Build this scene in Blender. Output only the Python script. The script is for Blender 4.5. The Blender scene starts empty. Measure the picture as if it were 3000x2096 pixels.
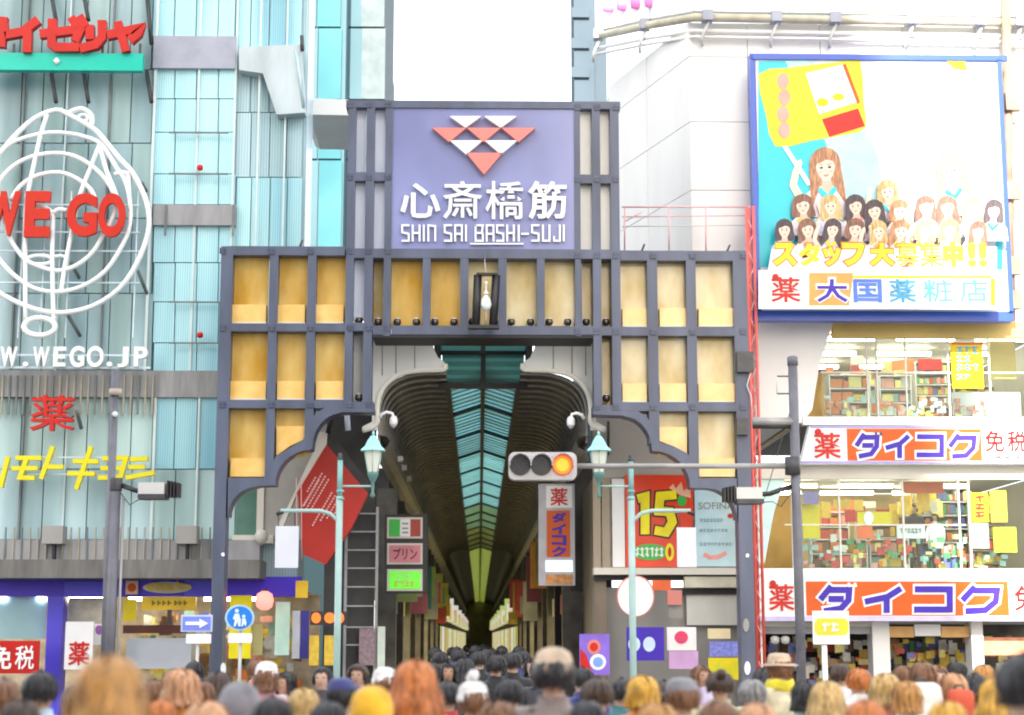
import bpy, bmesh, math, random
from mathutils import Vector, Matrix
random.seed(7)
SC = bpy.context.scene
COL = SC.collection
R = math.radians

# ------------------------------------------------------------------ camera
FPX, W0, H0 = 4895.0, 3000.0, 2096.0
HOR, CAMZ = 1865.0, 1.92       # the viewer stands on the crown of a bridge, 0.2 m above the street
PITCH, YAW = math.atan((HOR - H0 / 2) / FPX), math.atan(95 / FPX)
cam = bpy.data.cameras.new('camera')
camo = bpy.data.objects.new('camera', cam)
COL.objects.link(camo)
camo.location = (0, 0, CAMZ)
camo.rotation_euler = (math.pi / 2 + PITCH, 0, -YAW)
cam.sensor_width = 36.0
cam.lens = 36.0 * FPX / W0
cam.clip_start, cam.clip_end = 0.1, 2000
cam.dof.use_dof = True
cam.dof.focus_distance = 33.0
cam.dof.aperture_fstop = 1.5
SC.camera = camo

# ------------------------------------------------------------------ sky, sun, exposure
SUN_ELEV, SUN_AZ = R(30), R(4.6)          # the sun stands behind the camera, a little to its left
world = bpy.data.worlds.new('World')
SC.world = world
world.use_nodes = True
wn = world.node_tree
sky = wn.nodes.new('ShaderNodeTexSky')
sky.sky_type = 'NISHITA'
sky.sun_disc = False
sky.sun_elevation = SUN_ELEV
sky.sun_rotation = R(180) + SUN_AZ
sky.air_density, sky.dust_density, sky.ozone_density = 1.0, 5.0, 1.0
bg = wn.nodes['Background']
bg.inputs['Strength'].default_value = 0.15
mixn = wn.nodes.new('ShaderNodeMix')       # thin bright cloud veils the whole sky evenly
mixn.data_type = 'RGBA'
mixn.inputs[0].default_value = .72
mixn.inputs[7].default_value = (4.3, 4.35, 4.4, 1)
wn.links.new(sky.outputs[0], mixn.inputs[6])
wn.links.new(mixn.outputs[2], bg.inputs['Color'])
sl = bpy.data.lights.new('sun', 'SUN')
sl.energy, sl.angle, sl.color = 3.0, R(0.8), (1.0, 0.94, 0.85)
so = bpy.data.objects.new('sun', sl)
COL.objects.link(so)
sdir = Vector((math.sin(SUN_AZ) * math.cos(SUN_ELEV), math.cos(SUN_AZ) * math.cos(SUN_ELEV), -math.sin(SUN_ELEV)))
so.rotation_euler = sdir.to_track_quat('-Z', 'Y').to_euler()
SC.view_settings.view_transform = 'Standard'
SC.view_settings.look = 'None'
SC.view_settings.exposure = 1.95
SC.view_settings.gamma = 1.0
SC.view_settings.use_curve_mapping = False
SC.cycles.use_denoising = True
SC.cycles.max_bounces = 8
SC.cycles.filter_width = 2.0
SC.cycles.sample_clamp_indirect = 6.0

# ------------------------------------------------------------------ measuring helpers
_cp, _sp, _cy, _sy = math.cos(PITCH), math.sin(PITCH), math.cos(YAW), math.sin(YAW)
VF, VR = Vector((_sy * _cp, _cy * _cp, _sp)), Vector((_cy, -_sy, 0))
VU = VR.cross(VF)

def P(px, py, Y):
    """the point of the plane y = Y that was measured at this place of the photograph"""
    d = VF * FPX + VR * (px - W0 / 2) + VU * (H0 / 2 - py)
    k = Y / d.y
    return Vector((d.x * k, Y, CAMZ + d.z * k))

def rect(a, b, c, d, Y):
    mx, my = (a + c) / 2, (b + d) / 2
    return P(a, my, Y).x, P(c, my, Y).x, P(mx, d, Y).z, P(mx, b, Y).z

# ------------------------------------------------------------------ materials
MATS = {}

def M(name, col=(.5, .5, .5), rough=.55, metal=0., var=.14, scale=2.5, bump=0., spec=.5, emit=0., ecol=None,
      streak=0., trans=0., alpha=None, local=False, col2=None, detail=3., stripes=0., coat=0., sheen=0.):
    if name in MATS:
        return MATS[name]
    m = bpy.data.materials.new(name)
    m.use_nodes = True
    nt = m.node_tree
    b = nt.nodes['Principled BSDF']
    L = nt.links.new
    if local:
        tc = nt.nodes.new('ShaderNodeTexCoord'); src = tc.outputs['Object']
    else:
        g = nt.nodes.new('ShaderNodeNewGeometry'); src = g.outputs['Position']
    mp = nt.nodes.new('ShaderNodeMapping')
    L(src, mp.inputs['Vector'])
    if streak:
        mp.inputs['Scale'].default_value = (1, 1, streak)
    nz = nt.nodes.new('ShaderNodeTexNoise')
    nz.inputs['Scale'].default_value = scale
    nz.inputs['Detail'].default_value = detail
    L(mp.outputs[0], nz.inputs['Vector'])
    rp = nt.nodes.new('ShaderNodeValToRGB')
    rp.color_ramp.elements[0].position, rp.color_ramp.elements[1].position = .3, .7
    lo = [max(0, c * (1 - var)) for c in col]
    hi = [min(1, c * (1 + var)) for c in (col2 or col)]
    rp.color_ramp.elements[0].color = (*lo, 1)
    rp.color_ramp.elements[1].color = (*hi, 1)
    L(nz.outputs['Fac'], rp.inputs[0])
    out = rp.outputs[0]
    if stripes:
        wv = nt.nodes.new('ShaderNodeTexWave')
        wv.bands_direction = 'X'
        wv.inputs['Scale'].default_value = stripes
        wv.inputs['Distortion'].default_value = .4
        L(src, wv.inputs['Vector'])
        mx = nt.nodes.new('ShaderNodeMix'); mx.data_type = 'RGBA'; mx.blend_type = 'MULTIPLY'
        mx.inputs[0].default_value = .24
        L(out, mx.inputs[6]); L(wv.outputs['Color'], mx.inputs[7])
        out = mx.outputs[2]
    L(out, b.inputs['Base Color'])
    b.inputs['Roughness'].default_value = rough
    b.inputs['Metallic'].default_value = metal
    b.inputs['Specular IOR Level'].default_value = spec
    if coat:
        b.inputs['Coat Weight'].default_value = coat
        b.inputs['Coat Roughness'].default_value = .08
    if sheen:
        b.inputs['Sheen Weight'].default_value = sheen
    if trans:
        b.inputs['Transmission Weight'].default_value = trans
    if alpha is not None:
        b.inputs['Alpha'].default_value = alpha
    if emit:
        b.inputs['Emission Color'].default_value = (*(ecol or col), 1)
        b.inputs['Emission Strength'].default_value = emit
    if bump:
        bp = nt.nodes.new('ShaderNodeBump')
        bp.inputs['Strength'].default_value = bump
        bp.inputs['Distance'].default_value = .03
        L(nz.outputs['Fac'], bp.inputs['Height'])
        L(bp.outputs[0], b.inputs['Normal'])
    MATS[name] = m
    return m

def translucent(name, col, var=.2, mixf=.6):
    if name in MATS:
        return MATS[name]
    m = M(name, col, rough=.25, var=var, scale=1.2)
    nt = m.node_tree
    b = nt.nodes['Principled BSDF']
    t = nt.nodes.new('ShaderNodeBsdfTranslucent')
    t.inputs['Color'].default_value = (*col, 1)
    mx = nt.nodes.new('ShaderNodeMixShader')
    mx.inputs[0].default_value = mixf
    nt.links.new(b.outputs[0], mx.inputs[1]); nt.links.new(t.outputs[0], mx.inputs[2])
    nt.links.new(mx.outputs[0], nt.nodes['Material Output'].inputs['Surface'])
    return m

def clear_glass(name='clear_glass', tint=(.9, .97, .97), mixf=.12):
    if name in MATS:
        return MATS[name]
    m = bpy.data.materials.new(name); m.use_nodes = True
    nt = m.node_tree
    nt.nodes.remove(nt.nodes['Principled BSDF'])
    t = nt.nodes.new('ShaderNodeBsdfTransparent'); t.inputs[0].default_value = (*tint, 1)
    g = nt.nodes.new('ShaderNodeBsdfGlossy'); g.inputs['Roughness'].default_value = .03
    mx = nt.nodes.new('ShaderNodeMixShader'); mx.inputs[0].default_value = mixf
    nt.links.new(t.outputs[0], mx.inputs[1]); nt.links.new(g.outputs[0], mx.inputs[2])
    nt.links.new(mx.outputs[0], nt.nodes['Material Output'].inputs['Surface'])
    MATS[name] = m
    return m

# ------------------------------------------------------------------ object helpers
ORG = {}

def tag(o, label=None, cat=None, group=None, kind=None):
    if label: o['label'] = label
    if cat: o['category'] = cat
    if group: o['group'] = group
    if kind: o['kind'] = kind
    return o

def thing(name, label, cat, loc=(0, 0, 0), group=None):
    o = bpy.data.objects.new(name, None)
    o.empty_display_size = .2
    COL.objects.link(o)
    o.location = loc
    ORG[o] = Vector(loc)
    return tag(o, label, cat, group)

def link(name, me, origin, parent=None):
    o = bpy.data.objects.new(name, me)
    COL.objects.link(o)
    origin = Vector(origin)
    ORG[o] = origin
    if parent:
        o.parent = parent
        o.location = origin - ORG[parent]
    else:
        o.location = origin
    return o

def mk(name, verts, faces, mat, parent=None, smooth=False, mats=None, fm=None):
    vs = [Vector(v) for v in verts]
    lo = Vector([min(v[i] for v in vs) for i in range(3)])
    hi = Vector([max(v[i] for v in vs) for i in range(3)])
    org = (lo + hi) / 2
    if parent is None:
        org.z = lo.z
    me = bpy.data.meshes.new(name)
    me.from_pydata([v - org for v in vs], [], faces)
    for m in (mats or [mat]):
        me.materials.append(m)
    if fm:
        for p, i in zip(me.polygons, fm):
            p.material_index = i
    if smooth:
        for p in me.polygons:
            p.use_smooth = True
    me.update()
    return link(name, me, org, parent)

BOXES = {}

def box(name, x0, x1, y0, y1, z0, z1, mat, parent=None):
    d = (round(x1 - x0, 3), round(y1 - y0, 3), round(z1 - z0, 3))
    key = (d, mat.name)
    me = BOXES.get(key)
    if me is None:
        h = [c / 2 for c in d]
        vs = [(sx * h[0], sy * h[1], sz * h[2]) for sx in (-1, 1) for sy in (-1, 1) for sz in (-1, 1)]
        fs = [(0, 1, 3, 2), (4, 6, 7, 5), (0, 4, 5, 1), (2, 3, 7, 6), (0, 2, 6, 4), (1, 5, 7, 3)]
        me = bpy.data.meshes.new(name)
        me.from_pydata(vs, [], fs)
        me.materials.append(mat)
        BOXES[key] = me
    return link(name, me, ((x0 + x1) / 2, (y0 + y1) / 2, (z0 + z1) / 2), parent)

def pbox(name, a, b, c, d, Y, dep, mat, parent=None):
    x0, x1, z0, z1 = rect(a, b, c, d, Y)
    return box(name, x0, x1, Y, Y + dep, z0, z1, mat, parent)

def extr(name, pts, y0, y1, mat, parent=None):
    """pts: (x, z) outline, extruded from y0 to y1"""
    n = len(pts)
    ar = sum(pts[i][0] * pts[(i + 1) % n][1] - pts[(i + 1) % n][0] * pts[i][1] for i in range(n))
    if ar < 0:
        pts = pts[::-1]
    vs = [(x, y0, z) for x, z in pts] + [(x, y1, z) for x, z in pts]
    fs = [tuple(range(n)), tuple(range(2 * n - 1, n - 1, -1))]
    fs += [(i, i + n, (i + 1) % n + n, (i + 1) % n) for i in range(n)]
    return mk(name, vs, fs, mat, parent)

def ppoly(name, pp, Y, dep, mat, parent=None):
    pts = []
    for px, py in pp:
        q = P(px, py, Y)
        pts.append((q.x, q.z))
    return extr(name, pts, Y, Y + dep, mat, parent)

def pell(cx, cy, rx, ry, n=16, a0=0., a1=360.):
    full = abs(a1 - a0) >= 360
    k = n if full else n + 1
    return [(cx + rx * math.cos(R(a0 + (a1 - a0) * i / n)), cy - ry * math.sin(R(a0 + (a1 - a0) * i / n))) for i in range(k)]

def tube(name, pts, r, mat, parent=None, seg=8, closed=False, radii=None):
    pts = [Vector(p) for p in pts]
    n = len(pts)
    vs, fs = [], []
    up = None
    for i, p in enumerate(pts):
        if closed:
            t = pts[(i + 1) % n] - pts[i - 1]
        else:
            t = pts[min(i + 1, n - 1)] - pts[max(i - 1, 0)]
        t.normalize()
        if up is None:
            up = Vector((0, 0, 1)) if abs(t.z) < .9 else Vector((0, 1, 0))
        a = t.cross(up)
        if a.length < 1e-4:
            a = t.cross(Vector((1, 0, 0)))
        a.normalize()
        b = a.cross(t).normalized()
        up = b
        rr = radii[i] if radii else r
        for k in range(seg):
            w = 2 * math.pi * k / seg
            vs.append(p + a * (math.cos(w) * rr) + b * (math.sin(w) * rr))
    m = n if closed else n - 1
    for i in range(m):
        j = (i + 1) % n
        for k in range(seg):
            l = (k + 1) % seg
            fs.append((i * seg + k, i * seg + l, j * seg + l, j * seg + k))
    if not closed:
        fs.append(tuple(range(seg))[::-1])
        fs.append(tuple((n - 1) * seg + k for k in range(seg)))
    return mk(name, vs, fs, mat, parent, smooth=True)

def ptube(name, pp, Y, rpx, mat, parent=None, seg=8, closed=False):
    pts = [P(a, b, Y) for a, b in pp]
    return tube(name, pts, rpx / FPX * Y, mat, parent, seg, closed)

def smooth_path(pp, k=4, closed=False):
    """Catmull-Rom through measured points"""
    n = len(pp); out = []
    rng = range(n if closed else n - 1)
    for i in rng:
        if closed:
            a, b, c, d = pp[i - 1], pp[i], pp[(i + 1) % n], pp[(i + 2) % n]
        else:
            a, b, c, d = pp[max(i - 1, 0)], pp[i], pp[i + 1], pp[min(i + 2, n - 1)]
        for s in range(k):
            t = s / k
            out.append(tuple(.5 * (2 * b[j] + (c[j] - a[j]) * t + (2 * a[j] - 5 * b[j] + 4 * c[j] - d[j]) * t * t + (3 * b[j] - a[j] - 3 * c[j] + d[j]) * t ** 3) for j in (0, 1)))
    if not closed:
        out.append(pp[-1])
    return out

def lathe(name, prof, centre, mat, parent=None, seg=16, smooth=True, squash=1.):
    """prof: (radius, z) from bottom to top"""
    c = Vector(centre); vs, fs = [], []
    for r, z in prof:
        for k in range(seg):
            w = 2 * math.pi * (k + .5) / seg
            vs.append(c + Vector((r * math.cos(w), r * math.sin(w) * squash, z)))
    for i in range(len(prof) - 1):
        for k in range(seg):
            l = (k + 1) % seg
            fs.append((i * seg + k, i * seg + l, (i + 1) * seg + l, (i + 1) * seg + k))
    fs.append(tuple(range(seg))[::-1])
    fs.append(tuple((len(prof) - 1) * seg + k for k in range(seg)))
    return mk(name, vs, fs, mat, parent, smooth)

def stroke_outline(pts, w, cap=0.):
    """closed outline of a thick polyline"""
    n = len(pts)
    L, Rr = [], []
    pts = [Vector(p) for p in pts]
    if cap:
        d = (pts[0] - pts[1]).normalized(); pts[0] = pts[0] + d * cap
        d = (pts[-1] - pts[-2]).normalized(); pts[-1] = pts[-1] + d * cap
    for i, p in enumerate(pts):
        d0 = (p - pts[i - 1]).normalized() if i else (pts[1] - p).normalized()
        d1 = (pts[i + 1] - p).normalized() if i < n - 1 else d0
        n0, n1 = Vector((-d0.y, d0.x)), Vector((-d1.y, d1.x))
        b = n0 + n1
        b = n0 if b.length < .2 else b.normalized()
        k = w / 2 / max(.45, b.dot(n0))
        L.append(tuple(p + b * k)); Rr.append(tuple(p - b * k))
    return L + Rr[::-1]

def pstrokes(name, strokes, wpx, Y, dep, mat, parent=None, cap=0., step=.0):
    """writing as thick strokes, measured in the photograph, all of one letter in one mesh"""
    vs, fs = [], []
    for s_i, s in enumerate(strokes):
        o = stroke_outline(s, wpx, cap)
        pts = [(P(a, b, Y).x, P(a, b, Y).z) for a, b in o]
        n = len(pts)
        ar = sum(pts[i][0] * pts[(i + 1) % n][1] - pts[(i + 1) % n][0] * pts[i][1] for i in range(n))
        if ar < 0: pts = pts[::-1]
        k = len(vs); yy = Y - .0025 * s_i - step
        vs += [(x, yy, z) for x, z in pts] + [(x, Y + dep, z) for x, z in pts]
        h = n // 2
        # quads across the stroke keep the faces planar and convex
        for i in range(h - 1):
            fs.append((k + i, k + i + 1, k + n - 2 - i, k + n - 1 - i) if True else ())
        fs += [(k + i, k + i + n, k + (i + 1) % n + n, k + (i + 1) % n) for i in range(n)]
    o = mk(name, vs, fs, mat, parent)
    bm = bmesh.new(); bm.from_mesh(o.data)
    bmesh.ops.recalc_face_normals(bm, faces=bm.faces); bm.to_mesh(o.data); bm.free()
    return o

TEXTS = {}

def text_mesh(body, bold, ext, shear=0.):
    key = (body, bold, ext, shear)
    if key not in TEXTS:
        c = bpy.data.curves.new('t', 'FONT')
        c.body = body; c.offset = bold; c.extrude = ext; c.resolution_u = 5 if body.isascii() else 2; c.shear = shear
        o = bpy.data.objects.new('t', c)
        me = bpy.data.meshes.new_from_object(o)
        bpy.data.objects.remove(o)
        TEXTS[key] = ([v.co.copy() for v in me.vertices], [tuple(p.vertices) for p in me.polygons])
        bpy.data.meshes.remove(me)
    return TEXTS[key]

def ptext(name, body, a, b, c, d, Y, dep, mat, parent=None, bold=.0, shear=0., vertical=False):
    """letters fitted to a measured rectangle; front face at y = Y"""
    vs, fs = text_mesh(body, bold, .05, shear)
    lo = [min(v[i] for v in vs) for i in range(3)]; hi = [max(v[i] for v in vs) for i in range(3)]
    x0, x1, z0, z1 = rect(a, b, c, d, Y)
    out = []
    for v in vs:
        u, w = (v.x - lo[0]) / (hi[0] - lo[0]), (v.y - lo[1]) / (hi[1] - lo[1])
        out.append((x0 + (x1 - x0) * u, Y if v.z > 0 else Y + dep, z0 + (z1 - z0) * w))
    return mk(name, out, fs, mat, parent)

def scribble(name, a, b, c, d, n, Y, mat, parent, w=3.5):
    """writing too small to read: n blurred marks in a row (or column when tall)"""
    rg = random.Random(int(a * 7 + b))
    tall = (d - b) > (c - a)
    for i in range(n):
        if tall:
            x0, x1, y0, y1 = a, c, b + (d - b) * i / n, b + (d - b) * (i + .8) / n
        else:
            x0, x1, y0, y1 = a + (c - a) * i / n, a + (c - a) * (i + .8) / n, b, d
        q = lambda u, v: (x0 + (x1 - x0) * u, y0 + (y1 - y0) * v)
        ss = [[q(0, rg.uniform(.1, .3)), q(1, rg.uniform(.1, .3))], [q(rg.uniform(.3, .7), 0), q(rg.uniform(.2, .8), 1)], [q(0, rg.uniform(.7, 1)), q(1, rg.uniform(.6, 1))]]
        pstrokes(name, ss[:3 if rg.random() < .7 else 2], w, Y, .01, mat, parent)

# ------------------------------------------------------------------ palette
m_slate = M('slate_paint', (.082, .098, .150), .4, var=.24, scale=2.2, streak=.25, detail=6.)
m_signpanel = M('sign_panel_paint', (.23, .25, .46), .22, var=.16, scale=.6, streak=.5)
m_white = M('white_paint', (.8, .8, .8), .45, var=.04)
m_letter = M('white_letter', (.86, .87, .87), .35, var=.03)
m_pink = M('salmon_enamel', (.66, .21, .18), .35, var=.04)
m_black = M('black_metal', (.02, .02, .022), .45, var=.2)
m_dark = M('dark_metal', (.06, .06, .065), .45, metal=.2, var=.2, scale=8)
def backlit(m, col, f):
    nt = m.node_tree
    b = nt.nodes['Principled BSDF']
    t = nt.nodes.new('ShaderNodeBsdfTranslucent'); t.inputs['Color'].default_value = (*col, 1)
    mx = nt.nodes.new('ShaderNodeMixShader'); mx.inputs[0].default_value = f
    nt.links.new(b.outputs[0], mx.inputs[1]); nt.links.new(t.outputs[0], mx.inputs[2])
    nt.links.new(mx.outputs[0], nt.nodes['Material Output'].inputs['Surface'])
    return m
m_amber = M('amber_pane', (.80, .44, .035), .14, var=.2, scale=1.9, streak=.45, col2=(.78, .60, .22), spec=.6)
m_khaki = M('khaki_pane', (.74, .54, .17), .14, var=.18, scale=1.9, streak=.5, col2=(.82, .74, .50), spec=.6)
backlit(m_amber, (.9, .6, .1), .25)
backlit(m_khaki, (.85, .68, .3), .25)
m_lightbox = M('lightbox_acrylic', (.82, .50, .13), .3, var=.07, scale=3, col2=(.84, .56, .2))
m_lightbox2 = M('lightbox_acrylic_pale', (.80, .56, .22), .3, var=.07, scale=3, col2=(.84, .62, .28))
m_pale = M('pale_acrylic', (.66, .72, .86), .2, var=.12, scale=1.5, streak=.4)
m_palegrey = M('pale_grey_acrylic', (.58, .58, .56), .3, var=.1, scale=1.2)
m_towergrey = M('tower_grey_acrylic', (.66, .66, .63), .25, var=.14, scale=1.5, streak=.4)
m_red = M('red_enamel', (.50, .012, .008), .4, var=.08, spec=.3)
m_redlt = M('light_red_enamel', (.56, .018, .012), .4, var=.06, spec=.3)
m_orange = M('orange_print', (.62, .10, .008), .4, var=.06, spec=.3)
m_yellow = M('yellow_print', (.74, .56, .0), .4, var=.05, spec=.3)
m_blue = M('blue_print', (.05, .02, .40), .4, var=.08, spec=.3)
m_cyan = M('cyan_print', (.0, .62, .72), .4, var=.05)
m_green = M('green_print', (.04, .45, .06), .4, var=.05)
m_brown = M('brown_print', (.25, .11, .05), .5, var=.08)
m_skinp = M('skin_print', (.85, .62, .5), .5, var=.04)
m_chrome = M('steel', (.5, .5, .52), .35, metal=.8)
m_tube = M('white_tube', (.85, .88, .88), .3, var=.03)
m_copper = M('verdigris_paint', (.20, .42, .40), .45, var=.15, scale=5)
m_cream = M('cream_wall', (.66, .63, .56), .6, var=.06, scale=1.2, streak=.3)
m_tile = M('white_wall_panel', (.80, .79, .77), .75, var=.06, spec=.2, scale=.8, streak=.25)
m_grey = M('grey_wall', (.32, .31, .29), .6, var=.12, scale=1.2, streak=.3)
m_conc = M('concrete', (.30, .29, .28), .8, var=.18, scale=1.5, bump=.2)
m_darkwall = M('dark_wall', (.035, .034, .034), .6, var=.3, scale=2)
m_asph = M('asphalt', (.055, .055, .057), .85, var=.3, scale=14, bump=.3)

# ------------------------------------------------------------------ ground
def sheet(name, x0, x1, y0, y1, z, mat):
    o = mk(name, [(x0, y0, z), (x1, y0, z), (x1, y1, z), (x0, y1, z)], [(0, 1, 2, 3)], mat)
    return tag(o, kind='structure')

sheet('ground', -400, 400, -300, 700, -.05, m_asph)
m_pave = M('paving', (.34, .31, .27), .75, var=.2, scale=4, bump=.15)
pv = [(-20, .2), (6.5, .2), (11.5, .0), (25, .0)]
tag(mk('pavement', [(x, y, z) for y, z in pv for x in (-14, 14)], [(2 * i, 2 * i + 1, 2 * i + 3, 2 * i + 2) for i in range(3)], m_pave), kind='structure')
def ground_z(Y): return .2 if Y < 6.5 else max(0., .2 * (11.5 - Y) / 5.)
sheet("street", -2.3, 2.3, 31.5, 320, .0, M('arcade_paving', (.25, .22, .19), .5, var=.2, scale=2))
for i, x in enumerate((-7.2, -5.2, -3.2, -1.2, .8, 2.8, 4.8, 6.8)):
    st = sheet('crosswalk_marking', x, x + .9, 26.2, 30.2, -.04, m_white)

# ------------------------------------------------------------------ the arcade gate
G = 34.0
GD = .5
gate = thing('arcade_gate', 'slate blue steel gate with amber panes and emblem sign over the arcade entrance', 'gate', (P(1413, 1865, G).x, G, 0))

def bar(a, b, c, d, name='frame_bar', Y=G, dep=GD, mat=m_slate):
    return pbox(name, a, b, c, d, Y, dep, mat, gate)

# outer posts down to the ground
for (a, c, top) in ((632, 667, 722), (2159, 2199, 735)):
    x0, x1, _, z1 = rect(a, top, c, 1800, G)
    x0, x1 = P(a, 1300, G).x, P(c, 1300, G).x
    box('post', x0, x1, G - .004, G + GD, 0, P((a + c) / 2, top, G).z, m_slate, gate)
    box('post_base', x0 - .06, x1 + .06, G - .07, G + GD + .06, 0, .55, m_dark, gate)

# left wing bars
LV = [(783, 808), (897, 922)]
RV = [(1899, 1929), (2015, 2043)]
WINGS = (
    (LV, (669, 1010), (722, 748), (949, 971), (1173, 1196), [(671, 783), (808, 897), (922, 1010)], 1399, m_amber, m_lightbox),
    (RV, (1818, 2157), (735, 764), (959, 984), (1180, 1205), [(1820, 1899), (1929, 2015), (2043, 2157)], 1401, m_khaki, m_lightbox2),
)
for wi, (vv, (xa, xb), t, m1, m2, cols, bot, pm, lm) in enumerate(WINGS):
    for (a, c) in vv:
        low = 1300 if (a in (897, 1899)) else 1400
        bar(a, t[1], c, low, 'mullion', G + .003, GD - .006)
    for (b, d) in (t, m1, m2):
        bar(xa, b, xb, d, 'crossbar', G, GD)
    rows = [(t[1], m1[0]), (m1[1], m2[0]), (m2[1], bot)]
    for ci, (a, c) in enumerate(cols):
        outer = (ci == 0) if wi == 0 else (ci == 2)
        inner = (ci == 2) if wi == 0 else (ci == 0)
        for ri, (b, d) in enumerate(rows):
            if ri == 2 and inner:
                continue
            dd = d
            if ri == 2 and not outer:
                dd = 1335
            pbox('pane', a - 4, b - 14, c + 4, dd + 4, G + .30, .03, pm, gate)
            if ri < 2:
                lb = pbox('light_box', a + 4, d - 56, c - 4, d - 3, G + .14, .15, lm, gate)
                pbox('box_lip', a + 3, d - 5, c - 3, d - 1, G + .125, .015, m_cream, lb)
            elif outer:
                pbox('light_box', a + 4, 1343, c - 4, 1397, G + .14, .15, lm, gate)
            else:
                o = [(a + 2, 1249), (c - 2, 1249), (c - 2, 1286), (a + 40, 1308), (a + 2, 1336)] if wi == 0 else [(a + 2, 1252), (c - 2, 1252), (c - 2, 1340), (a + 50, 1310), (a + 2, 1292)]
                ppoly('light_box', o, G + .14, .15, lm, gate)

# scalloped arch brackets
def arc(cx, cy, rx, ry, a0, a1, n=8):
    return [(cx + rx * math.cos(R(a0 + (a1 - a0) * i / n)), cy - ry * math.sin(R(a0 + (a1 - a0) * i / n))) for i in range(n + 1)]

lowL = [(1096, 1208), (1000, 1208)] + arc(1004, 1308, 88, 98, 95, 178) + [(914, 1316)] + arc(912, 1422, 106, 104, 92, 180) + [(756, 1424)] + arc(754, 1514, 86, 88, 92, 180)
upL = [(668, 1400), (772, 1400), (783, 1392), (808, 1338), (850, 1312), (888, 1290), (905, 1240), (925, 1212), (950, 1196), (1096, 1196)]
ppoly('arch_bracket', lowL + [(667, 1514)] + upL, G - .02, GD + .02, m_slate, gate)
lowR = [(1737, 1215), (1826, 1218)] + [(x, y) for x, y in arc(1824, 1318, 86, 98, 85, 2)] + [(1912, 1322)] + arc(1916, 1428, 106, 106, 88, 0) + [(2030, 1430)] + arc(2070, 1522, 89, 92, 90, 0)
upR = [(2159, 1402), (2046, 1402), (2043, 1360), (2015, 1330), (1975, 1308), (1932, 1296), (1915, 1250), (1895, 1222), (1870, 1205), (1737, 1205)]
ppoly('arch_bracket', lowR + [(2159, 1522)] + upR, G - .02, GD + .02, m_slate, gate)

# sign tower columns with their pale panels
TV_L = [(1014, 1037), (1068, 1093), (1126, 1147)]
TV_R = [(1684, 1701), (1737, 1761), (1791, 1817)]
for (a, c) in TV_L:
    bar(a, 296, c, 985 if a == 1126 else 1200, 'tower_post', G - .008, GD)
for (a, c) in TV_R:
    bar(a, 304, c, 985 if a == 1684 else 1215, 'tower_post', G - .008, GD)
bar(1014, 296, 1817, 317, 'crossbar', G - .012, GD + .004)
bar(1037, 505, 1127, 530, 'crossbar', G - .004, GD - .01)
bar(1700, 512, 1792, 537, 'crossbar', G - .004, GD - .01)
bar(1014, 730, 1817, 757, 'crossbar', G - .012, GD + .004)
for k, (a, c) in enumerate(((1037, 1068), (1093, 1127))):
    for (b, d) in ((300, 507), (515, 735)):
        pbox('tower_pane', a - 4, b, c + 4, d, G + .20, .03, m_pale, gate)
for k, (a, c) in enumerate(((1700, 1737), (1760, 1792))):
    for (b, d) in ((308, 514), (522, 738)):
        pbox('tower_pane', a - 4, b, c + 4, d, G + .20, .03, m_towergrey, gate)
# columns of the band below the sign
pbox('tower_pane', 1036 - 3, 760, 1068 + 3, 940, G + .25, .03, m_pale, gate)
pbox('tower_pane', 1036 - 3, 975, 1068 + 3, 1178, G + .40, .03, m_palegrey, gate)
pbox('tower_pane', 1093 - 3, 740, 1126 + 3, 960, G + .42, .03, m_khaki, gate)
pbox('tower_pane', 1708 - 3, 740, 1737 + 3, 965, G + .42, .03, m_khaki, gate)
pbox('tower_pane', 1762 - 3, 745, 1791 + 3, 965, G + .42, .03, m_khaki, gate)
pbox('tower_pane', 1762 - 3, 985, 1791 + 3, 1190, G + .42, .03, m_khaki, gate)
bar(1020, 946, 1094, 970, 'crossbar', G, GD - .01)
bar(1738, 957, 1817, 983, 'crossbar', G, GD - .01)
bar(1018, 1178, 1094, 1205, 'crossbar', G - .004, GD - .01)
bar(1737, 1188, 1818, 1216, 'crossbar', G - .004, GD - .01)

# band of tall openings over the entrance
for (a, c) in ((1238, 1261), (1348, 1372), (1460, 1484), (1573, 1596)):
    bar(a, 757, c, 957, 'mullion', G - .004, GD)
bar(1147, 955, 1686, 981, 'lower_beam', G - .006, GD + .004)
bar(1092, 955, 1127, 981, 'lower_beam', G - .006, GD + .004)
bar(1701, 955, 1738, 981, 'lower_beam', G - .006, GD + .004)
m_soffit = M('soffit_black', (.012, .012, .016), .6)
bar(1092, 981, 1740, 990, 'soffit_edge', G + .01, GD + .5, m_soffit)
BAND = [(1148, 1238), (1261, 1348), (1372, 1460), (1484, 1573), (1596, 1685)]
for i, (a, c) in enumerate(BAND):
    pbox('pane', a - 6, 735, c + 6, 965, G + .34, .03, m_amber if i < 2 else m_khaki, gate)
m_lampdome = M('spot_dome', (.10, .09, .085), .15, metal=.7, var=.1)
m_spotglass = M('spot_glass', (.8, .72, .66), .2)
def spot(px, py):
    q = P(px, py, G + .2)
    o = lathe('spot_lamp', [(.03, -.075), (.065, -.06), (.082, -.02), (.082, .02), (.06, .06)], q, m_lampdome, gate, 12)
    lathe('lens', [(.055, .055), (.062, .07), (.03, .085)], q, m_spotglass, o, 12)
for px in (1052, 1108, 1164, 1220, 1274, 1330, 1384, 1448, 1498, 1554, 1609, 1663, 1717, 1775):
    spot(px, 944 if px > 1060 else 940)
spot(1052, 1165); spot(1776, 1167)
# small roof fixings on the wing tops
for px, py in ((878, 716), (1880, 728), (2130, 730)):
    a = P(px, py + 8, G + .2); b = P(px + 8, py - 12, G + .2)
    tube('roof_fixing', [a, b], .022, m_dark, gate, 6)

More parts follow.
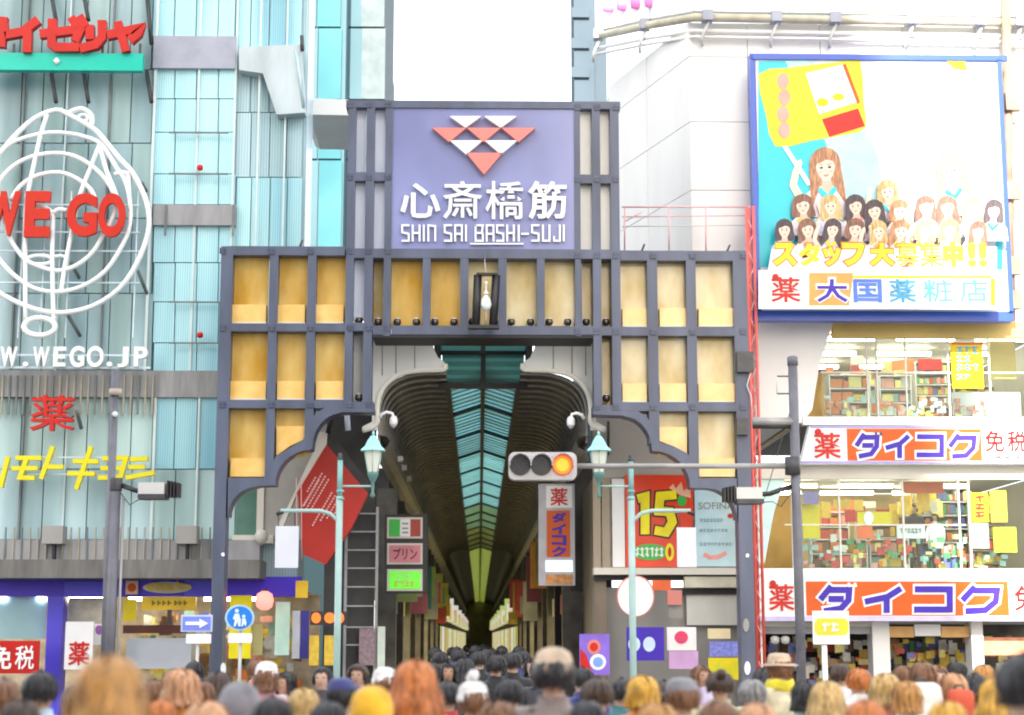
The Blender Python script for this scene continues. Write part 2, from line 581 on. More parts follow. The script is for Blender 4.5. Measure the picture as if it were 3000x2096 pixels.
# sign panel, emblem and writing
pbox('sign_panel', 1147, 315, 1685, 732, G + .03, .12, m_signpanel, gate)
def tri(pts, m):
    ppoly('emblem_triangle', [(980 + x * .3833, 260 + y * .3833) for x, y in pts], G - .12, .13, m, gate)
tri([(880, 210), (1122, 210), (1001, 297)], m_letter)
tri([(1142, 210), (1392, 210), (1270, 297)], m_letter)
for k in range(3):
    x = 745 + 265 * k
    tri([(x, 299), (x + 262, 299), (x + 131, 409)], m_pink)
for k in range(2):
    x = 882 + 265 * k
    tri([(x, 396), (x + 250, 396), (x + 125, 502)], m_letter)
tri([(1005, 490), (1285, 490), (1143, 657)], m_pink)
for ch, a, b, c, d in (('心', 1173, 537, 1290, 638), ('斎', 1299, 531, 1412, 641), ('橋', 1423, 531, 1535, 642), ('筋', 1547, 531, 1660, 642)):
    ptext('letter', ch, a, b, c, d, G - .07, .06, m_letter, gate, bold=.016 if ch in '心筋' else .006)
X0, YT, YB = 980, 260 + 1045 * .3833, 260 + 1163 * .3833
YM = (YT + YB) / 2
GL = {'S': [[(1, 0), (0, 0), (0, .45), (1, .55), (1, 1), (0, 1)]], 'H': [[(0, 0), (0, 1)], [(1, 0), (1, 1)], [(0, .5), (1, .5)]],
      'I': [[(0, 0), (0, 1)]], 'N': [[(0, 1), (0, 0), (1, .05), (1, 1)]], 'A': [[(0, 1), (0, 0), (1, 0), (1, 1)], [(0, .55), (1, .55)]],
      'B': [[(0, 0), (1, 0), (.9, .45), (1, .55), (1, 1), (0, 1), (0, 0)], [(0, .5), (.9, .5)]], '-': [[(0, .55), (1, .55)]],
      'U': [[(0, 0), (0, 1), (1, 1), (1, 0)]], 'J': [[(1, 0), (1, 1), (0, 1), (0, .75)]]}
for ch, a, c in (('S', 517, 567), ('H', 597, 650), ('I', 682, 682), ('N', 717, 770), ('S', 842, 892), ('A', 922, 973), ('I', 1005, 1005),
                 ('B', 1078, 1133), ('A', 1163, 1215), ('S', 1242, 1290), ('H', 1320, 1370), ('I', 1408, 1408), ('-', 1432, 1480),
                 ('S', 1510, 1560), ('U', 1593, 1643), ('J', 1678, 1722), ('I', 1752, 1752)):
    a, c = X0 + a * .3833, X0 + c * .3833
    pstrokes('letter', [[(a + (c - a) * u, YT + (YB - YT) * v) for u, v in s] for s in GL[ch]], 5.2, G - .05, .05, m_letter, gate, cap=2)
pstrokes('underline', [[(980 + 1035 * .3833, 260 + 1186 * .3833), (980 + 1445 * .3833, 260 + 1186 * .3833)]], 4, G - .05, .05, m_letter, gate)

# cameras hanging at both ends of the vault mouth
m_camwhite = M('camera_white', (.85, .86, .86), .3, var=.03)
for s, (ax, ay), (cx, cy), which in ((1, (1112, 1225), (1153, 1232), 'beside the hanging red banner'), (-1, (1712, 1228), (1672, 1234), 'above the traffic light')):
    Y = 34.75
    t = thing('dome_camera', 'white dome security camera on a curved arm ' + which, 'camera', P(ax, ay, Y), 'dome cameras at the vault mouth')
    pts = [P(ax, ay, Y), P(ax + s * 8, ay - 12, Y), P(ax + s * 22, ay - 17, Y), P(cx - s * 4, cy - 20, Y), P(cx, cy - 8, Y)]
    tube('arm', pts, .035, m_camwhite, t, 8)
    q = P(cx, cy, Y)
    lathe('housing', [(.06, -.11), (.085, -.08), (.085, .03), (.06, .08), (.02, .1)], q, m_camwhite, t, 14)
    lathe('dome', [(.02, -.17), (.05, -.15), (.062, -.11)], q, M('smoked_dome', (.3, .32, .33), .1), t, 12)

# lantern hung in the middle of the band
t = thing('hanging_lantern', 'white onion shaped lantern in a black bracket above the entrance', 'lantern', P(1423, 945, G - .35))
for (a0, b0, a1, b1) in ((1400, 806, 1394, 960), (1454, 806, 1444, 960)):
    a, b = P(a0, b0, G - .35), P(a1, b1, G - .35)
    tube('bracket_side', [a, b], .085, m_black, t, 4)
a, b = P(1372, 960, G - .35), P(1462, 960, G - .35)
box('bracket_foot', a.x, b.x, G - .45, G - .25, a.z - .03, a.z + .04, m_black, t)
a, b = P(1396, 806, G - .35), P(1458, 806, G - .35)
box('bracket_top', a.x, b.x, G - .44, G - .26, a.z - .01, a.z + .03, m_black, t)
q = P(1424, 890, G - .36)
lathe('globe', [(.03, -.16), (.09, -.11), (.115, -.02), (.095, .08), (.05, .15), (.02, .19)], q, M('opal_glass', (.78, .84, .82), .2, var=.03), t, 14)
lathe('stem', [(.03, -.42), (.03, -.16)], q, M('tan_stem', (.45, .33, .2), .5), t, 8)
lathe('cap', [(.055, .19), (.05, .24), (.015, .26), (.015, .40), (.035, .42), (.03, .46)], q, m_letter, t, 10)
tube('hanging_wire', [P(1424, 803, G - .36), P(1420, 765, G - .2), P(1424, 740, G - .02)], .008, m_chrome, t, 5)

# bolted joint plates where the bars cross
m_plate = M('joint_plate', (.065, .08, .135), .4, var=.25, scale=5)
m_bolt = M('bolt_head', (.05, .055, .07), .35, metal=.5)
JP = [(x, y) for x in (652, 795, 909, 1025, 1080, 1136) for y in (735, 960, 1185) if not (x == 1136 and y == 1185)]
JP += [(x, y) for x in (1692, 1749, 1804, 1914, 2029, 2178) for y in (748, 971, 1192) if not (x == 1692 and y == 1192)]
JP += [(x, y) for x in (1025, 1080, 1136) for y in (306, 518)] + [(x, y) for x in (1692, 1749, 1804) for y in (314, 524)]
for x, y in JP:
    jp = pbox('joint_plate', x - 9, y - 9, x + 9, y + 9, G - .032, .012, m_plate, gate)
    for dx in (-5, 5):
        q = P(x + dx, y, G - .034)
        box('bolt', q.x - .012, q.x + .012, G - .044, G - .032, q.z - .012, q.z + .012, m_bolt, jp)
# ------------------------------------------------------------------ white fascia round the mouth of the vault
AX = 0.0
FY = 35.2
m_fascia = M('fascia_panel', (.78, .80, .78), .3, var=.08, scale=.8, streak=.3)
m_trim = M('fascia_trim', (.82, .80, .72), .35, var=.05)
left = [(1090, 984), (1266, 984), (1270, 1020), (1283, 1048), (1303, 1062), (1303, 1080), (1225, 1084), (1180, 1092), (1148, 1108), (1124, 1132), (1110, 1166), (1106, 1200), (1106, 1260), (1060, 1262), (1062, 1250), (1090, 1236)]
fas = thing('vault_fascia', 'white panelled fascia framing the bell shaped mouth of the vault', 'fascia', (0, FY, P(1413, 1260, FY).z))
ppoly('panel', left, FY, .12, m_fascia, fas)
mir = lambda pp: [(2836 - x, y) for x, y in pp]
ppoly('panel', mir(left), FY, .12, m_fascia, fas)
edge = smooth_path([(1303, 1068), (1300, 1083), (1230, 1086), (1180, 1094), (1146, 1112), (1122, 1138), (1109, 1170), (1105, 1205), (1106, 1236), (1092, 1252), (1062, 1262)], 3)
for e in (edge, mir(edge)):
    tube('trim', [P(a, b, FY - .03) for a, b in e], .055, m_trim, fas, 8)
for px in (1120, 1160, 1215):
    for q in (px, 2836 - px):
        ptube('panel_joint', [(q, 988), (q, 1080 if px > 1180 else 1100)], FY - .004, 1.6, m_grey, fas, 4)

# ------------------------------------------------------------------ vault: dark ribbed shoulders and a glazed ridge
V0, V1 = 35.4, 285.0
vault = thing('arcade_vault', 'long dark ribbed vault with a teal glass ridge skylight running into the distance', 'arcade roof', (0, V0, 5.9))
HW, ZS, ZT, SKX = 2.24, 6.05, 7.32, .80
def shoulder(s, inset=0., n=10):
    pts = [(s * (HW - inset), ZS - .25), (s * (HW - inset), ZS)]
    for i in range(n + 1):
        w = R(90 * i / n)
        pts.append((s * (SKX + (HW - SKX - inset) * math.cos(w) ** .62), ZS + .25 + (ZT - ZS - .25 - inset) * math.sin(w) ** .75))
    return pts
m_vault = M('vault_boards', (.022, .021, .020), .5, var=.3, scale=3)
m_rib = M('vault_rib', (.33, .31, .28), .4, var=.2, scale=4)
def sweep(name, prof, y0, y1, mat, parent):
    n = len(prof)
    vs = [(x, y0, z) for x, z in prof] + [(x, y1, z) for x, z in prof]
    fs = [(i, i + 1, n + i + 1, n + i) for i in range(n - 1)]
    return mk(name, vs, fs, mat, parent)
for s in (-1, 1):
    sweep('shoulder', shoulder(s), V0, V1, m_vault, vault)
# ribs: solid battens following the shoulder; alike pieces share one mesh
def rib_mesh(s):
    pr = shoulder(s, .0); pi = shoulder(s, .045)
    n = len(pr)
    vs, fs = [], []
    for y in (-.035, .035):
        vs += [(x, y, z) for x, z in pi]
    vs += [(x, -.035, z) for x, z in pr] + [(x, .035, z) for x, z in pr]
    for i in range(n - 1):
        fs += [(i, i + 1, n + i + 1, n + i), (2 * n + i, 2 * n + i + 1, i + 1, i), (n + i, n + i + 1, 3 * n + i + 1, 3 * n + i)]
    me = bpy.data.meshes.new('rib'); me.from_pydata(vs, [], fs); me.materials.append(m_rib)
    return me
for s in (-1, 1):
    rm = rib_mesh(s)
    y = V0 + .15; k = 0
    while y < 110:
        link('rib', rm, (0, y, 0), vault)
        y += .85 if y < 60 else 1.3; k += 1
# glazing
m_teal = translucent('teal_glazing', (.40, .64, .66), mixf=.85)
m_tealg = translucent('green_glazing', (.36, .58, .55), mixf=.85)
m_lime = translucent('lime_glazing', (.33, .37, .14), mixf=.75)
m_darkgreen = translucent('dark_green_glazing', (.24, .42, .39), mixf=.8)
m_riser = translucent('riser_glazing', (.32, .54, .50), mixf=.8)
m_ridge = M('ridge_beam', (.03, .028, .027), .5)
def pane_mesh(s, w, m):
    x0, x1, z0, z1 = s * .035, s * SKX, 7.60, 7.34
    vs = [(x0, 0, z0), (x1, 0, z1), (x1, w, z1), (x0, w, z0), (x0, 0, z0 + .02), (x1, 0, z1 + .02), (x1, w, z1 + .02), (x0, w, z0 + .02)]
    fs = [(0, 1, 2, 3), (4, 7, 6, 5), (0, 4, 5, 1), (1, 5, 6, 2), (2, 6, 7, 3), (3, 7, 4, 0)]
    me = bpy.data.meshes.new('skylight_pane'); me.from_pydata(vs, [], fs); me.materials.append(m)
    return me
Y1 = 37.0
for s in (-1, 1):
    mo = pane_mesh(s, .62, translucent('olive_glazing', (.32, .46, .32), mixf=.8))
    mt, mg, ml = pane_mesh(s, .62, m_teal), pane_mesh(s, .62, m_tealg), pane_mesh(s, .62, m_lime)
    y = Y1 + .1; k = 0
    while y < 112:
        mm = ml if y > 90 else mo if y > 74 else (mg if (k % 7 in (2, 5)) else mt)
        link('skylight_pane', mm, (0, y, 0), vault)
        y += .66; k += 1
    far = pane_mesh(s, 3.74, translucent('far_lime_glazing', (.30, .34, .13), mixf=.7))
    for q in range(46):
        link('skylight_pane', far, (0, 112.2 + q * 3.75, 0), vault)
    # glazing bars
    y = Y1 + .07; k = 0
    while y < 112:
        big = k % 8 == 0
        h = .10 if big else .035
        vs = [(s * .02, y, 7.60 - h), (s * SKX, y, 7.34 - h), (s * SKX, y + .05, 7.34 - h), (s * .02, y + .05, 7.60 - h), (s * .02, y, 7.598), (s * SKX, y, 7.338), (s * SKX, y + .05, 7.338), (s * .02, y + .05, 7.598)]
        if y < 112:
            mk('glazing_bar', vs, [(0, 1, 2, 3), (0, 4, 5, 1), (2, 6, 7, 3)], m_rib if not big else m_ridge, vault)
        y += .66; k += 1
box('ridge_beam', -.05, .05, Y1, 285, 7.46, 7.72, m_ridge, vault)
for s in (-1, 1):
    box('skylight_kerb', s * SKX - .05, s * SKX + .05, Y1, 285, 7.26, 7.40, m_ridge, vault)
box('entry_beam', -1.0, 1.0, Y1 - .1, Y1, 7.18, 7.30, m_ridge, vault)
# raised entry lantern with its own glazing
for k in range(7):
    z0 = 7.31 + k * .095
    for s in (-1, 1):
        x0, x1 = sorted((s * .05, s * .92))
        box('riser_pane', x0, x1, Y1 - .06, Y1 - .04, z0, z0 + .094, m_riser if k % 2 else m_darkgreen, vault)
box('entry_cap', -1.05, 1.05, Y1 - .14, Y1 + .04, 7.95, 8.25, m_ridge, vault)
box('riser_post', -.05, .05, Y1 - .1, Y1 - .02, 7.30, 8.0, m_ridge, vault)
for k in range(3):
    for s in (-1, 1):
        x0, x1 = sorted((s * .05, s * .98))
        box('entry_pane', x0, x1, V0 + .05 + k * .5, V0 + .5 + k * .5, 8.02, 8.04, m_darkgreen, vault)
for s in (-1, 1):
    x0, x1 = sorted((s * .94, s * 1.06))
    box('entry_side', x0, x1, V0, Y1, 7.3, 8.05, m_vault, vault)
# eaves gutters along both sides
m_eave = M('eave_moulding', (.20, .19, .165), .5, var=.2, scale=2)
for s in (-1, 1):
    pr = [(s * 2.26, 5.95), (s * 2.05, 5.92), (s * 1.98, 5.82), (s * 2.03, 5.70), (s * 2.18, 5.62), (s * 2.26, 5.45)]
    sweep('eave_moulding', pr, V0, 285, m_eave, vault)
    for k, yy in enumerate((38.6, 40.6, 43.5)):
        x0, x1 = sorted((s * 1.85, s * 1.97))
        box('eave_lamp', x0, x1, yy, yy + .25, 5.72, 5.84, M('eave_lamp_glass', (.55, .53, .46), .4), vault)

vault.location.z += .2
vault.location.x += .07
ORG[vault].z += .2
# ------------------------------------------------------------------ shops inside the arcade
arng = random.Random(3)
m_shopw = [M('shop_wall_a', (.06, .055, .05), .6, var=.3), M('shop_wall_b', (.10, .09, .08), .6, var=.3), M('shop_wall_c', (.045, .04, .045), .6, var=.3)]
signcols = [(.55, .25, .04), (.45, .42, .06), (.04, .2, .22), (.4, .06, .05), (.4, .4, .36), (.25, .32, .09), (.3, .08, .15), (.5, .38, .08)]
m_glowwin = M('added_glow_glass', (.7, .6, .35), .3, emit=1.1, ecol=(1, .85, .45))  # emission added to lighten the arcade through every other shop window
ORD = 'first second third fourth fifth sixth seventh eighth ninth tenth eleventh twelfth'.split()
PL = ['ochre', 'olive', 'deep teal', 'brick red', 'pale grey', 'moss green', 'magenta', 'golden']
for s in (-1, 1):
    y = 41.0
    for k in range(12):
        w = arng.uniform(3.6, 5.0)
        side = 'left' if s < 0 else 'right'
        j = arng.randrange(8)
        t = thing('arcade_shop', '%s shop with a %s board, %s in from the %s' % (['dark', 'grey', 'black'][k % 3], PL[j], ORD[k], 'stacked light boxes' if s < 0 else 'vertical drugstore sign'), 'shop', (s * 2.6, y + w / 2, 0), 'shops inside the arcade')
        x0, x1 = sorted((s * 2.22, s * 3.2))
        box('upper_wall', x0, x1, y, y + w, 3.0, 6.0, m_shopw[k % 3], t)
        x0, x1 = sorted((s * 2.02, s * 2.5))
        box('pilaster', x0, x1, y, y + .4, 0, 5.5, m_shopw[(k + 1) % 3], t)
        x0, x1 = sorted((s * 2.16, s * 2.24))
        box('fascia_board', x0, x1, y + .4, y + w, 2.5, 3.0, M('shop_sign_%d' % j, signcols[j], .4), t)
        x0, x1 = sorted((s * 2.5, s * 2.55))
        box('shop_window', x0, x1, y + .4, y + w, 0, 2.5, m_glowwin if k % 2 else m_shopw[1], t)
        jj = (j + 3) % 8
        x0, x1 = sorted((s * 1.55, s * 2.05))
        z0 = arng.uniform(2.4, 3.4)
        box('hanging_sign', x0, x1, y + 1.2, y + 1.35, z0, z0 + arng.uniform(.6, 1.5), M('shop_sign_%d' % jj, signcols[jj], .4), t)
        y += w
    FAR_Y = y
    x0, x1 = sorted((s * 2.24, s * 3.2))
    row = thing('shop_row', 'far dim shop row deep in the arcade on the ' + ('light box side' if s < 0 else 'drugstore side'), 'shop row', (s * 2.7, y, 0), 'far shop rows')
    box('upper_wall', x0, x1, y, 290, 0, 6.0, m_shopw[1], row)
    glow = [M('glow_lime', (.7, .75, .3), .4, emit=.13, ecol=(.8, .95, .3)), M('glow_warm', (.8, .6, .3), .4, emit=.12, ecol=(1, .65, .25)), M('glow_white', (.8, .8, .75), .4, emit=.16, ecol=(1, .95, .85))]  # glow added to brighten the far end, shaped as windows and signs
    yy = y + 1; q = 0
    while yy < 280:
        x0, x1 = sorted((s * 2.17, s * 2.23))
        box('added_glow_window', x0, x1, yy, yy + 4.2, .2, 2.5, glow[(q * 2 + (s > 0)) % 3], row)
        x0, x1 = sorted((s * 1.7, s * 2.2))
        box('added_glow_sign', x0, x1, yy + 2, yy + 2.2, 2.9, 3.4 + .5 * (q % 3), glow[(q + (s > 0)) % 3], row)
        yy += 8.5; q += 1
tag(box('end_building', -6, 6, 284, 290, 0, 14, M('mottled_facade', (.55, .50, .36), .8, var=.5, scale=.5, col2=(.34, .30, .26), spec=.1)), 'pale building closing the far end of the arcade', 'building')  # pale base colour with broad random mottling
# ------------------------------------------------------------------ added tower, unseen behind the camera, shaped to keep the square in shade
m_towerwall = M('tower_wall', (.62, .60, .57), .7, var=.08, scale=.6)
m_towerglass = M('tower_glass', (.10, .14, .17), .1, var=.2)
TX0, TX1, TY0, TY1, TH = -26.0, 4.5, -46.0, -10.0, 45.0
tw = thing('added_shade_tower', 'added pale tower out of view behind the viewer, put there to shade the square', 'building', ((TX0 + TX1) / 2, -28, 0))
box('wall', TX0, TX1, TY0, TY1, 0, TH, m_towerwall, tw)
for f in range(9):
    for k in range(9):
        x = TX0 + 1 + k * 3.2
        wd = box('window', x, x + 2.2, TY1 + .002, TY1 + .06, 3.4 + f * 3.8, 5.6 + f * 3.8, m_towerglass, tw)

# ------------------------------------------------------------------ left glass building
LY = 37.0
lb = thing('glass_building', 'teal glass fronted shopping building carrying the neon globe and drugstore letters', 'building', (P(300, 1865, LY).x, LY, 0))
m_glassA = M('teal_louvre_glass', (.22, .38, .42), .25, var=.25, scale=.9, streak=.12, col2=(.46, .64, .68), stripes=9., spec=.8)
m_glassB = M('pale_cyan_glass', (.24, .58, .72), .25, var=.16, scale=.8, streak=.10, col2=(.50, .82, .90), stripes=6., spec=.8)
m_glassC = M('pale_green_glass', (.32, .52, .56), .25, var=.15, scale=.8, streak=.10, col2=(.50, .68, .74), stripes=5.)
m_glassD = M('green_louvre_glass', (.25, .41, .42), .25, var=.25, scale=.9, streak=.12, col2=(.50, .68, .67), stripes=9.)
m_slab = M('slab_edge', (.30, .30, .31), .6, var=.18, scale=3, streak=.2)
m_slabdk = M('slab_dark', (.15, .145, .135), .6, var=.3, scale=5, streak=.15)
m_fin = M('glass_fin', (.62, .72, .72), .25, var=.05)
m_findk = M('dark_fin', (.16, .18, .18), .5, var=.2)
prng = random.Random(5)
def panes(cols, rows, Y, mats, name='glass_panel'):
    for i in range(len(cols) - 1):
        for j in range(len(rows) - 1):
            pbox(name, cols[i] + 1.5, rows[j] + 1.5, cols[i + 1] - 1.5, rows[j + 1] - 1.5, Y + prng.uniform(0, .03), .05, mats[(i * 2 + j) % len(mats)], lb)
x0, x1, _, _ = rect(-150, 0, 1085, 10, LY + .3)
box('core_wall', x0, P(885, 900, LY).x, LY + .2, LY + 1.5, P(300, 1690, LY).z, 17.5, m_glassC, lb)
panes([-140, -60, 62, 125, 190, 255, 320, 384, 447], [-260, -40, 205, 420, 640, 860, 1085], LY, [m_glassA, m_glassA, m_glassD])
panes([-140, -60, 62, 125, 190, 255, 320, 384, 447], [1165, 1375, 1582], LY, [m_glassD, m_glassA])
panes([449, 512, 576, 640, 690], [-260, -40, 108], LY - .05, [m_glassB])
panes([449, 512, 576, 640, 690], [200, 290, 388, 510, 600], LY - .05, [m_glassB])
panes([449, 512, 576, 640, 690], [660, 770, 885, 1005, 1088], LY - .05, [m_glassB])
panes([449, 512, 576, 640, 690, 760], [1165, 1375, 1582], LY - .05, [m_glassB, m_glassD])
panes([690, 735, 790, 840, 885], [-260, -40, 140], LY + .05, [m_glassC, m_glassB])
panes([690, 735, 790, 840, 885], [330, 520, 730], LY + .05, [m_glassC, m_glassB])
panes([690, 735, 790, 840, 885], [140, 330], LY + .1, [m_glassC])
# floor slabs
pbox('floor_slab', -140, 1086, 885, 1164, LY - .12, .3, M('band_grey', (.26, .265, .265), .6, var=.25, scale=5, streak=.15), lb)
pbox('floor_slab', 449, 106, 690, 200, LY - .16, .2, M('mauve_slab', (.34, .36, .44), .5, var=.1), lb)
pbox('floor_slab', 449, 600, 690, 660, LY - .16, .2, m_slab, lb)
pbox('floor_slab', -140, 1582, 760, 1645, LY - .5, .6, m_slab, lb)
pbox('canopy', -140, 1640, 760, 1694, LY - 1.1, 1.2, m_slabdk, lb)
# pale wedge of the lifted awning on the corner bay
ppoly('awning_wedge', [(700, 138), (882, 130), (893, 330), (810, 336), (770, 215), (700, 205)], LY - .3, .4, M('awning_grey', (.46, .54, .57), .5, var=.15, streak=.3), lb)
ptube('awning_rod', [(868, 150), (890, 315)], LY - .32, 5, m_glassC, lb, 6)
ptube('awning_rod', [(884, 105), (886, 150)], LY - .35, 6, m_dark, lb, 6)
# vertical fins and mullions
for px, w, m in ((448, 4, m_fin), (577, 3, m_fin), (318, 2.5, m_findk), (190, 2, m_fin), (62, 2.5, m_findk), (690, 3, m_fin), (760, 3, m_fin), (838, 2.5, m_fin)):
    for (b, d) in ((-250, 1086), (1164, 1582)) if px < 690 else ((-250, 730),):
        pbox('mullion', px - w, b, px + w, d, LY - .1, .09, m, lb)
for px in range(-60, 447, 21):
    pbox('louvre_fin', px, 1100, px + 5, 1215, LY - .17, .05, m_findk if prng.random() < .6 else M('tan_fin', (.36, .33, .26), .5), lb)
for px in range(-60, 640, 24):
    pbox('louvre_fin', px, 1545, px + 4, 1640, LY - .55, .05, m_findk if prng.random() < .5 else M('tan_fin'), lb)
for y in (388, 509, 885, 1005):
    pbox('sunshade_rail', 494, y - 2, 668, y + 2, LY - .22, .05, m_findk, lb)
for y in (492, 982):
    lathe('warning_lamp', [(.02, -.07), (.07, -.04), (.07, .04), (.02, .07)], P(586, y, LY - .25), m_redlt, lb, 10)
for px in (485, 683):
    pbox('rail_post', px - 3, 600, px + 3, 690, LY - .2, .04, m_findk, lb)
# hanging sign brackets
for px, b, d in ((150, -20, 60), (245, -20, 60), (430, -20, 130), (150, 210, 300), (245, 210, 300), (430, 210, 300)):
    a_, b_ = P(px, b, LY - .1), P(px + 14, d, LY - .6)
    tube('sign_bracket', [a_, b_], .05, m_black, lb, 6)
for (a0, b0, a1, b1) in ((405, 795, 430, 860), (200, 925, 235, 985), (208, 770, 232, 815), (225, 1205, 238, 1255), (415, 535, 428, 560)):
    tube('sign_bracket', [P(a0, b0, LY - .55), P(a1, b1, LY - .1)], .045, m_findk, lb, 6)
# projectors on the canopy
for px, py in ((160, 1570), (550, 1570)):
    q = P(px, py, LY - .7)
    box('canopy_projector', q.x - .22, q.x + .22, LY - .9, LY - .5, q.z - .18, q.z + .2, m_grey, lb)
    box('projector_foot', q.x - .03, q.x + .03, LY - .75, LY - .6, q.z - .5, q.z - .18, m_black, lb)

# grey wall and shutter of the same building seen under the gate's arch
m_shutter = M('grey_shutter', (.40, .39, .36), .5, var=.1, scale=2, stripes=14.)
pbox('return_wall', 761, 1230, 960, 1582, LY - .04, .2, m_shutter, lb)
pbox('return_window', 692, 1428, 752, 1568, LY - .07, .05, M('green_window', (.10, .20, .16), .15), lb)
pbox('window_post', 752, 1420, 772, 1582, LY - .09, .07, m_cream, lb)
pbox('window_ledge', 680, 1568, 800, 1592, LY - .3, .3, m_cream, lb)
q = P(766, 1575, LY - .6)
lathe('wall_lamp', [(.03, -.16), (.13, -.06), (.15, .05), (.1, .14), (.03, .17)], q, M('opal_lamp', (.6, .58, .52), .4), lb, 12)
pbox('dark_return', 950, 1195, 1096, 2110, LY - .25, .3, m_darkwall, lb)
# rails on the dark return (a ladder-like sign rack)
rk = thing('sign_rack', 'dark rack with thin pale horizontal rails beside the green lamp post', 'rack', P(1060, 2100, LY - .45))
for y in (1505, 1558, 1612, 1665, 1720, 1776, 1838, 1890):
    pbox('rail', 1012, y - 2, 1105, y + 2, LY - .45, .04, m_slab, rk)
for px in (1012, 1103):
    x = P(px, 1700, LY - .45).x
    box('upright', x - .03, x + .03, LY - .42, LY - .37, 0, P(px, 1490, LY).z, m_slab, rk)
pbox('poster', 1052, 1842, 1098, 1950, LY - .5, .03, M('mauve_poster', (.25, .18, .20), .5, var=.3, scale=12), rk)
pbox('pale_panel', 1106, 1836, 1128, 1960, LY - .5, .03, M('mint_panel', (.55, .62, .54), .5), rk)

# ------------------------------------------------------------------ ground floor of the left building: blue drugstore
SY = 37.4
bs = thing('blue_shopfront', 'blue framed drugstore front below the dark canopy', 'shop', (P(350, 1865, SY).x, SY, 0))
m_fblue = M('blue_fascia', (.07, .03, .66), .35, var=.2, scale=.8)
m_fblue2 = M('blue_pillar', (.10, .08, .75), .35, var=.1, scale=.8)
m_shopin = M('shop_interior', (.55, .46, .34), .7, var=.4, scale=2.5, detail=5)
m_cyanwin = M('cyan_window', (.38, .62, .64), .2, var=.12, scale=.8)
pbox('fascia', -150, 1690, 880, 1748, SY - .35, .4, m_fblue, bs)
pbox('fascia_panel', 188, 1704, 320, 1750, SY - .40, .06, m_fblue2, bs)
pbox('fascia_panel', 540, 1700, 618, 1748, SY - .40, .06, m_fblue2, bs)
x0, x1 = P(140, 1800, SY - .3).x, P(186, 1800, SY - .3).x
box('pillar', x0, x1, SY - .35, SY + .1, 0, P(160, 1748, SY).z, m_fblue2, bs)
box('back_wall', P(-150, 1800, SY).x, P(900, 1800, SY).x, SY + 3.0, SY + 3.1, 0, 2.9, m_shopin, bs)
box('ceiling', P(-150, 1800, SY).x, P(900, 1800, SY).x, SY, SY + 3.0, 2.85, 2.9, m_cream, bs)
for k in range(4):
    xk = P(-60 + k * 220, 1800, SY + 1.4).x
    tag(box('tube_lamp', xk, xk + 1.3, SY + 1.2, SY + 1.3, 2.72, 2.80, M('fluorescent', (1, 1, .95), .3, emit=5.0, ecol=(1, .90, .66))), 'lit fluorescent tube inside the blue shopfront', 'lamp', 'tubes inside the blue shopfront')
w = pbox('window', -60, 1740, 135, 1872, SY, .04, m_cyanwin, bs)
pbox('window_frame', -60, 1728, 140, 1742, SY - .05, .06, m_letter, w)
for a, c in ((-5, 20), (108, 134)):
    pbox('downlight', a, 1738, c, 1760, SY - .06, .04, M('shop_lamp', (1, 1, 1), .3, emit=2.5), w)
pbox('notice_board', 200, 1752, 322, 1830, SY, .05, M('beige_notice', (.62, .58, .48), .6, var=.2, scale=4), bs)
pbox('display_shelf', 360, 1832, 540, 1856, SY + .4, .4, M('maroon_shelf', (.14, .04, .04), .5), bs)
pbox('display_case', 370, 1870, 560, 1960, SY + .3, .5, M('pale_case', (.60, .66, .74), .4, var=.06, scale=2), bs)
tag(bs)
def flatsign(name, label, a, b, c, d, Y, mat, cat='sign', dep=.06, group=None):
    t = thing(name, label, cat, P((a + c) / 2, d, Y), group)
    pbox('board', a, b, c, d, Y, dep, mat, t)
    return t
# small signs of the blue front
t = thing('lettered_fascia_sign', 'yellow italic lettering with pale outline on the blue fascia', 'sign', P(490, 1738, SY - .45))
ppoly('plate', pell(490, 1722, 72, 17, 20), SY - .44, .03, M('pale_plate', (.55, .52, .40), .5), t)
pstrokes('lettering', [[(430, 1722), (442, 1712), (452, 1714), (440, 1728), (434, 1722)], [(456, 1730), (464, 1712), (470, 1726), (478, 1712)], [(480, 1728), (486, 1714), (494, 1728)], [(498, 1712), (496, 1728), (506, 1728)], [(512, 1728), (520, 1708), (530, 1728)], [(534, 1716), (552, 1716), (540, 1728)]], 6, SY - .46, .02, M('gold_letter', (.70, .48, .03), .4), t)
t = flatsign('square_sign', 'small orange square sign with a round mark at the end of the blue fascia', 368, 1702, 404, 1742, SY - .45, M('peach_board', (.80, .50, .36), .4))
ppoly('round_mark', pell(386, 1722, 13, 13, 14), SY - .46, .01, m_orange, t)
t = flatsign('long_sign', 'long yellow hanging sign with dark lettering under the blue fascia', 415, 1750, 574, 1787, SY - .5, M('amber_board', (.85, .55, .02), .4))
for px in (447, 463, 478, 493, 513, 526, 540):
    pstrokes('lettering', [[(px, 1760), (px, 1774)], [(px, 1767), (px + 8, 1767)]], 5, SY - .51, .01, M('olive_ink', (.22, .17, .01), .5), t)
pbox('hanger', 490, 1787, 502, 1830, SY - .48, .03, m_dark, t)
t = flatsign('tall_banner', 'tall yellow banner hanging beside the dark street pole', 362, 1756, 398, 1820, SY - .4, M('mustard_board', (.72, .56, .0), .5))
t = flatsign('red_price_sign', 'red board with large white letters at the left edge under the cyan window', -40, 1878, 114, 1974, SY - 1.2, m_red)
ptext('letter', '免', -28, 1892, 34, 1962, SY - 1.22, .015, m_letter, t, bold=.02)
ptext('letter', '税', 44, 1892, 100, 1962, SY - 1.22, .015, m_letter, t, bold=.01)
t = flatsign('white_stand_sign', 'white upright sign with red characters by the blue pillar', 190, 1822, 272, 1962, SY - 1.0, m_white)
ptext('letter', '薬', 200, 1880, 262, 1950, SY - 1.02, .015, m_redlt, t, bold=.014)
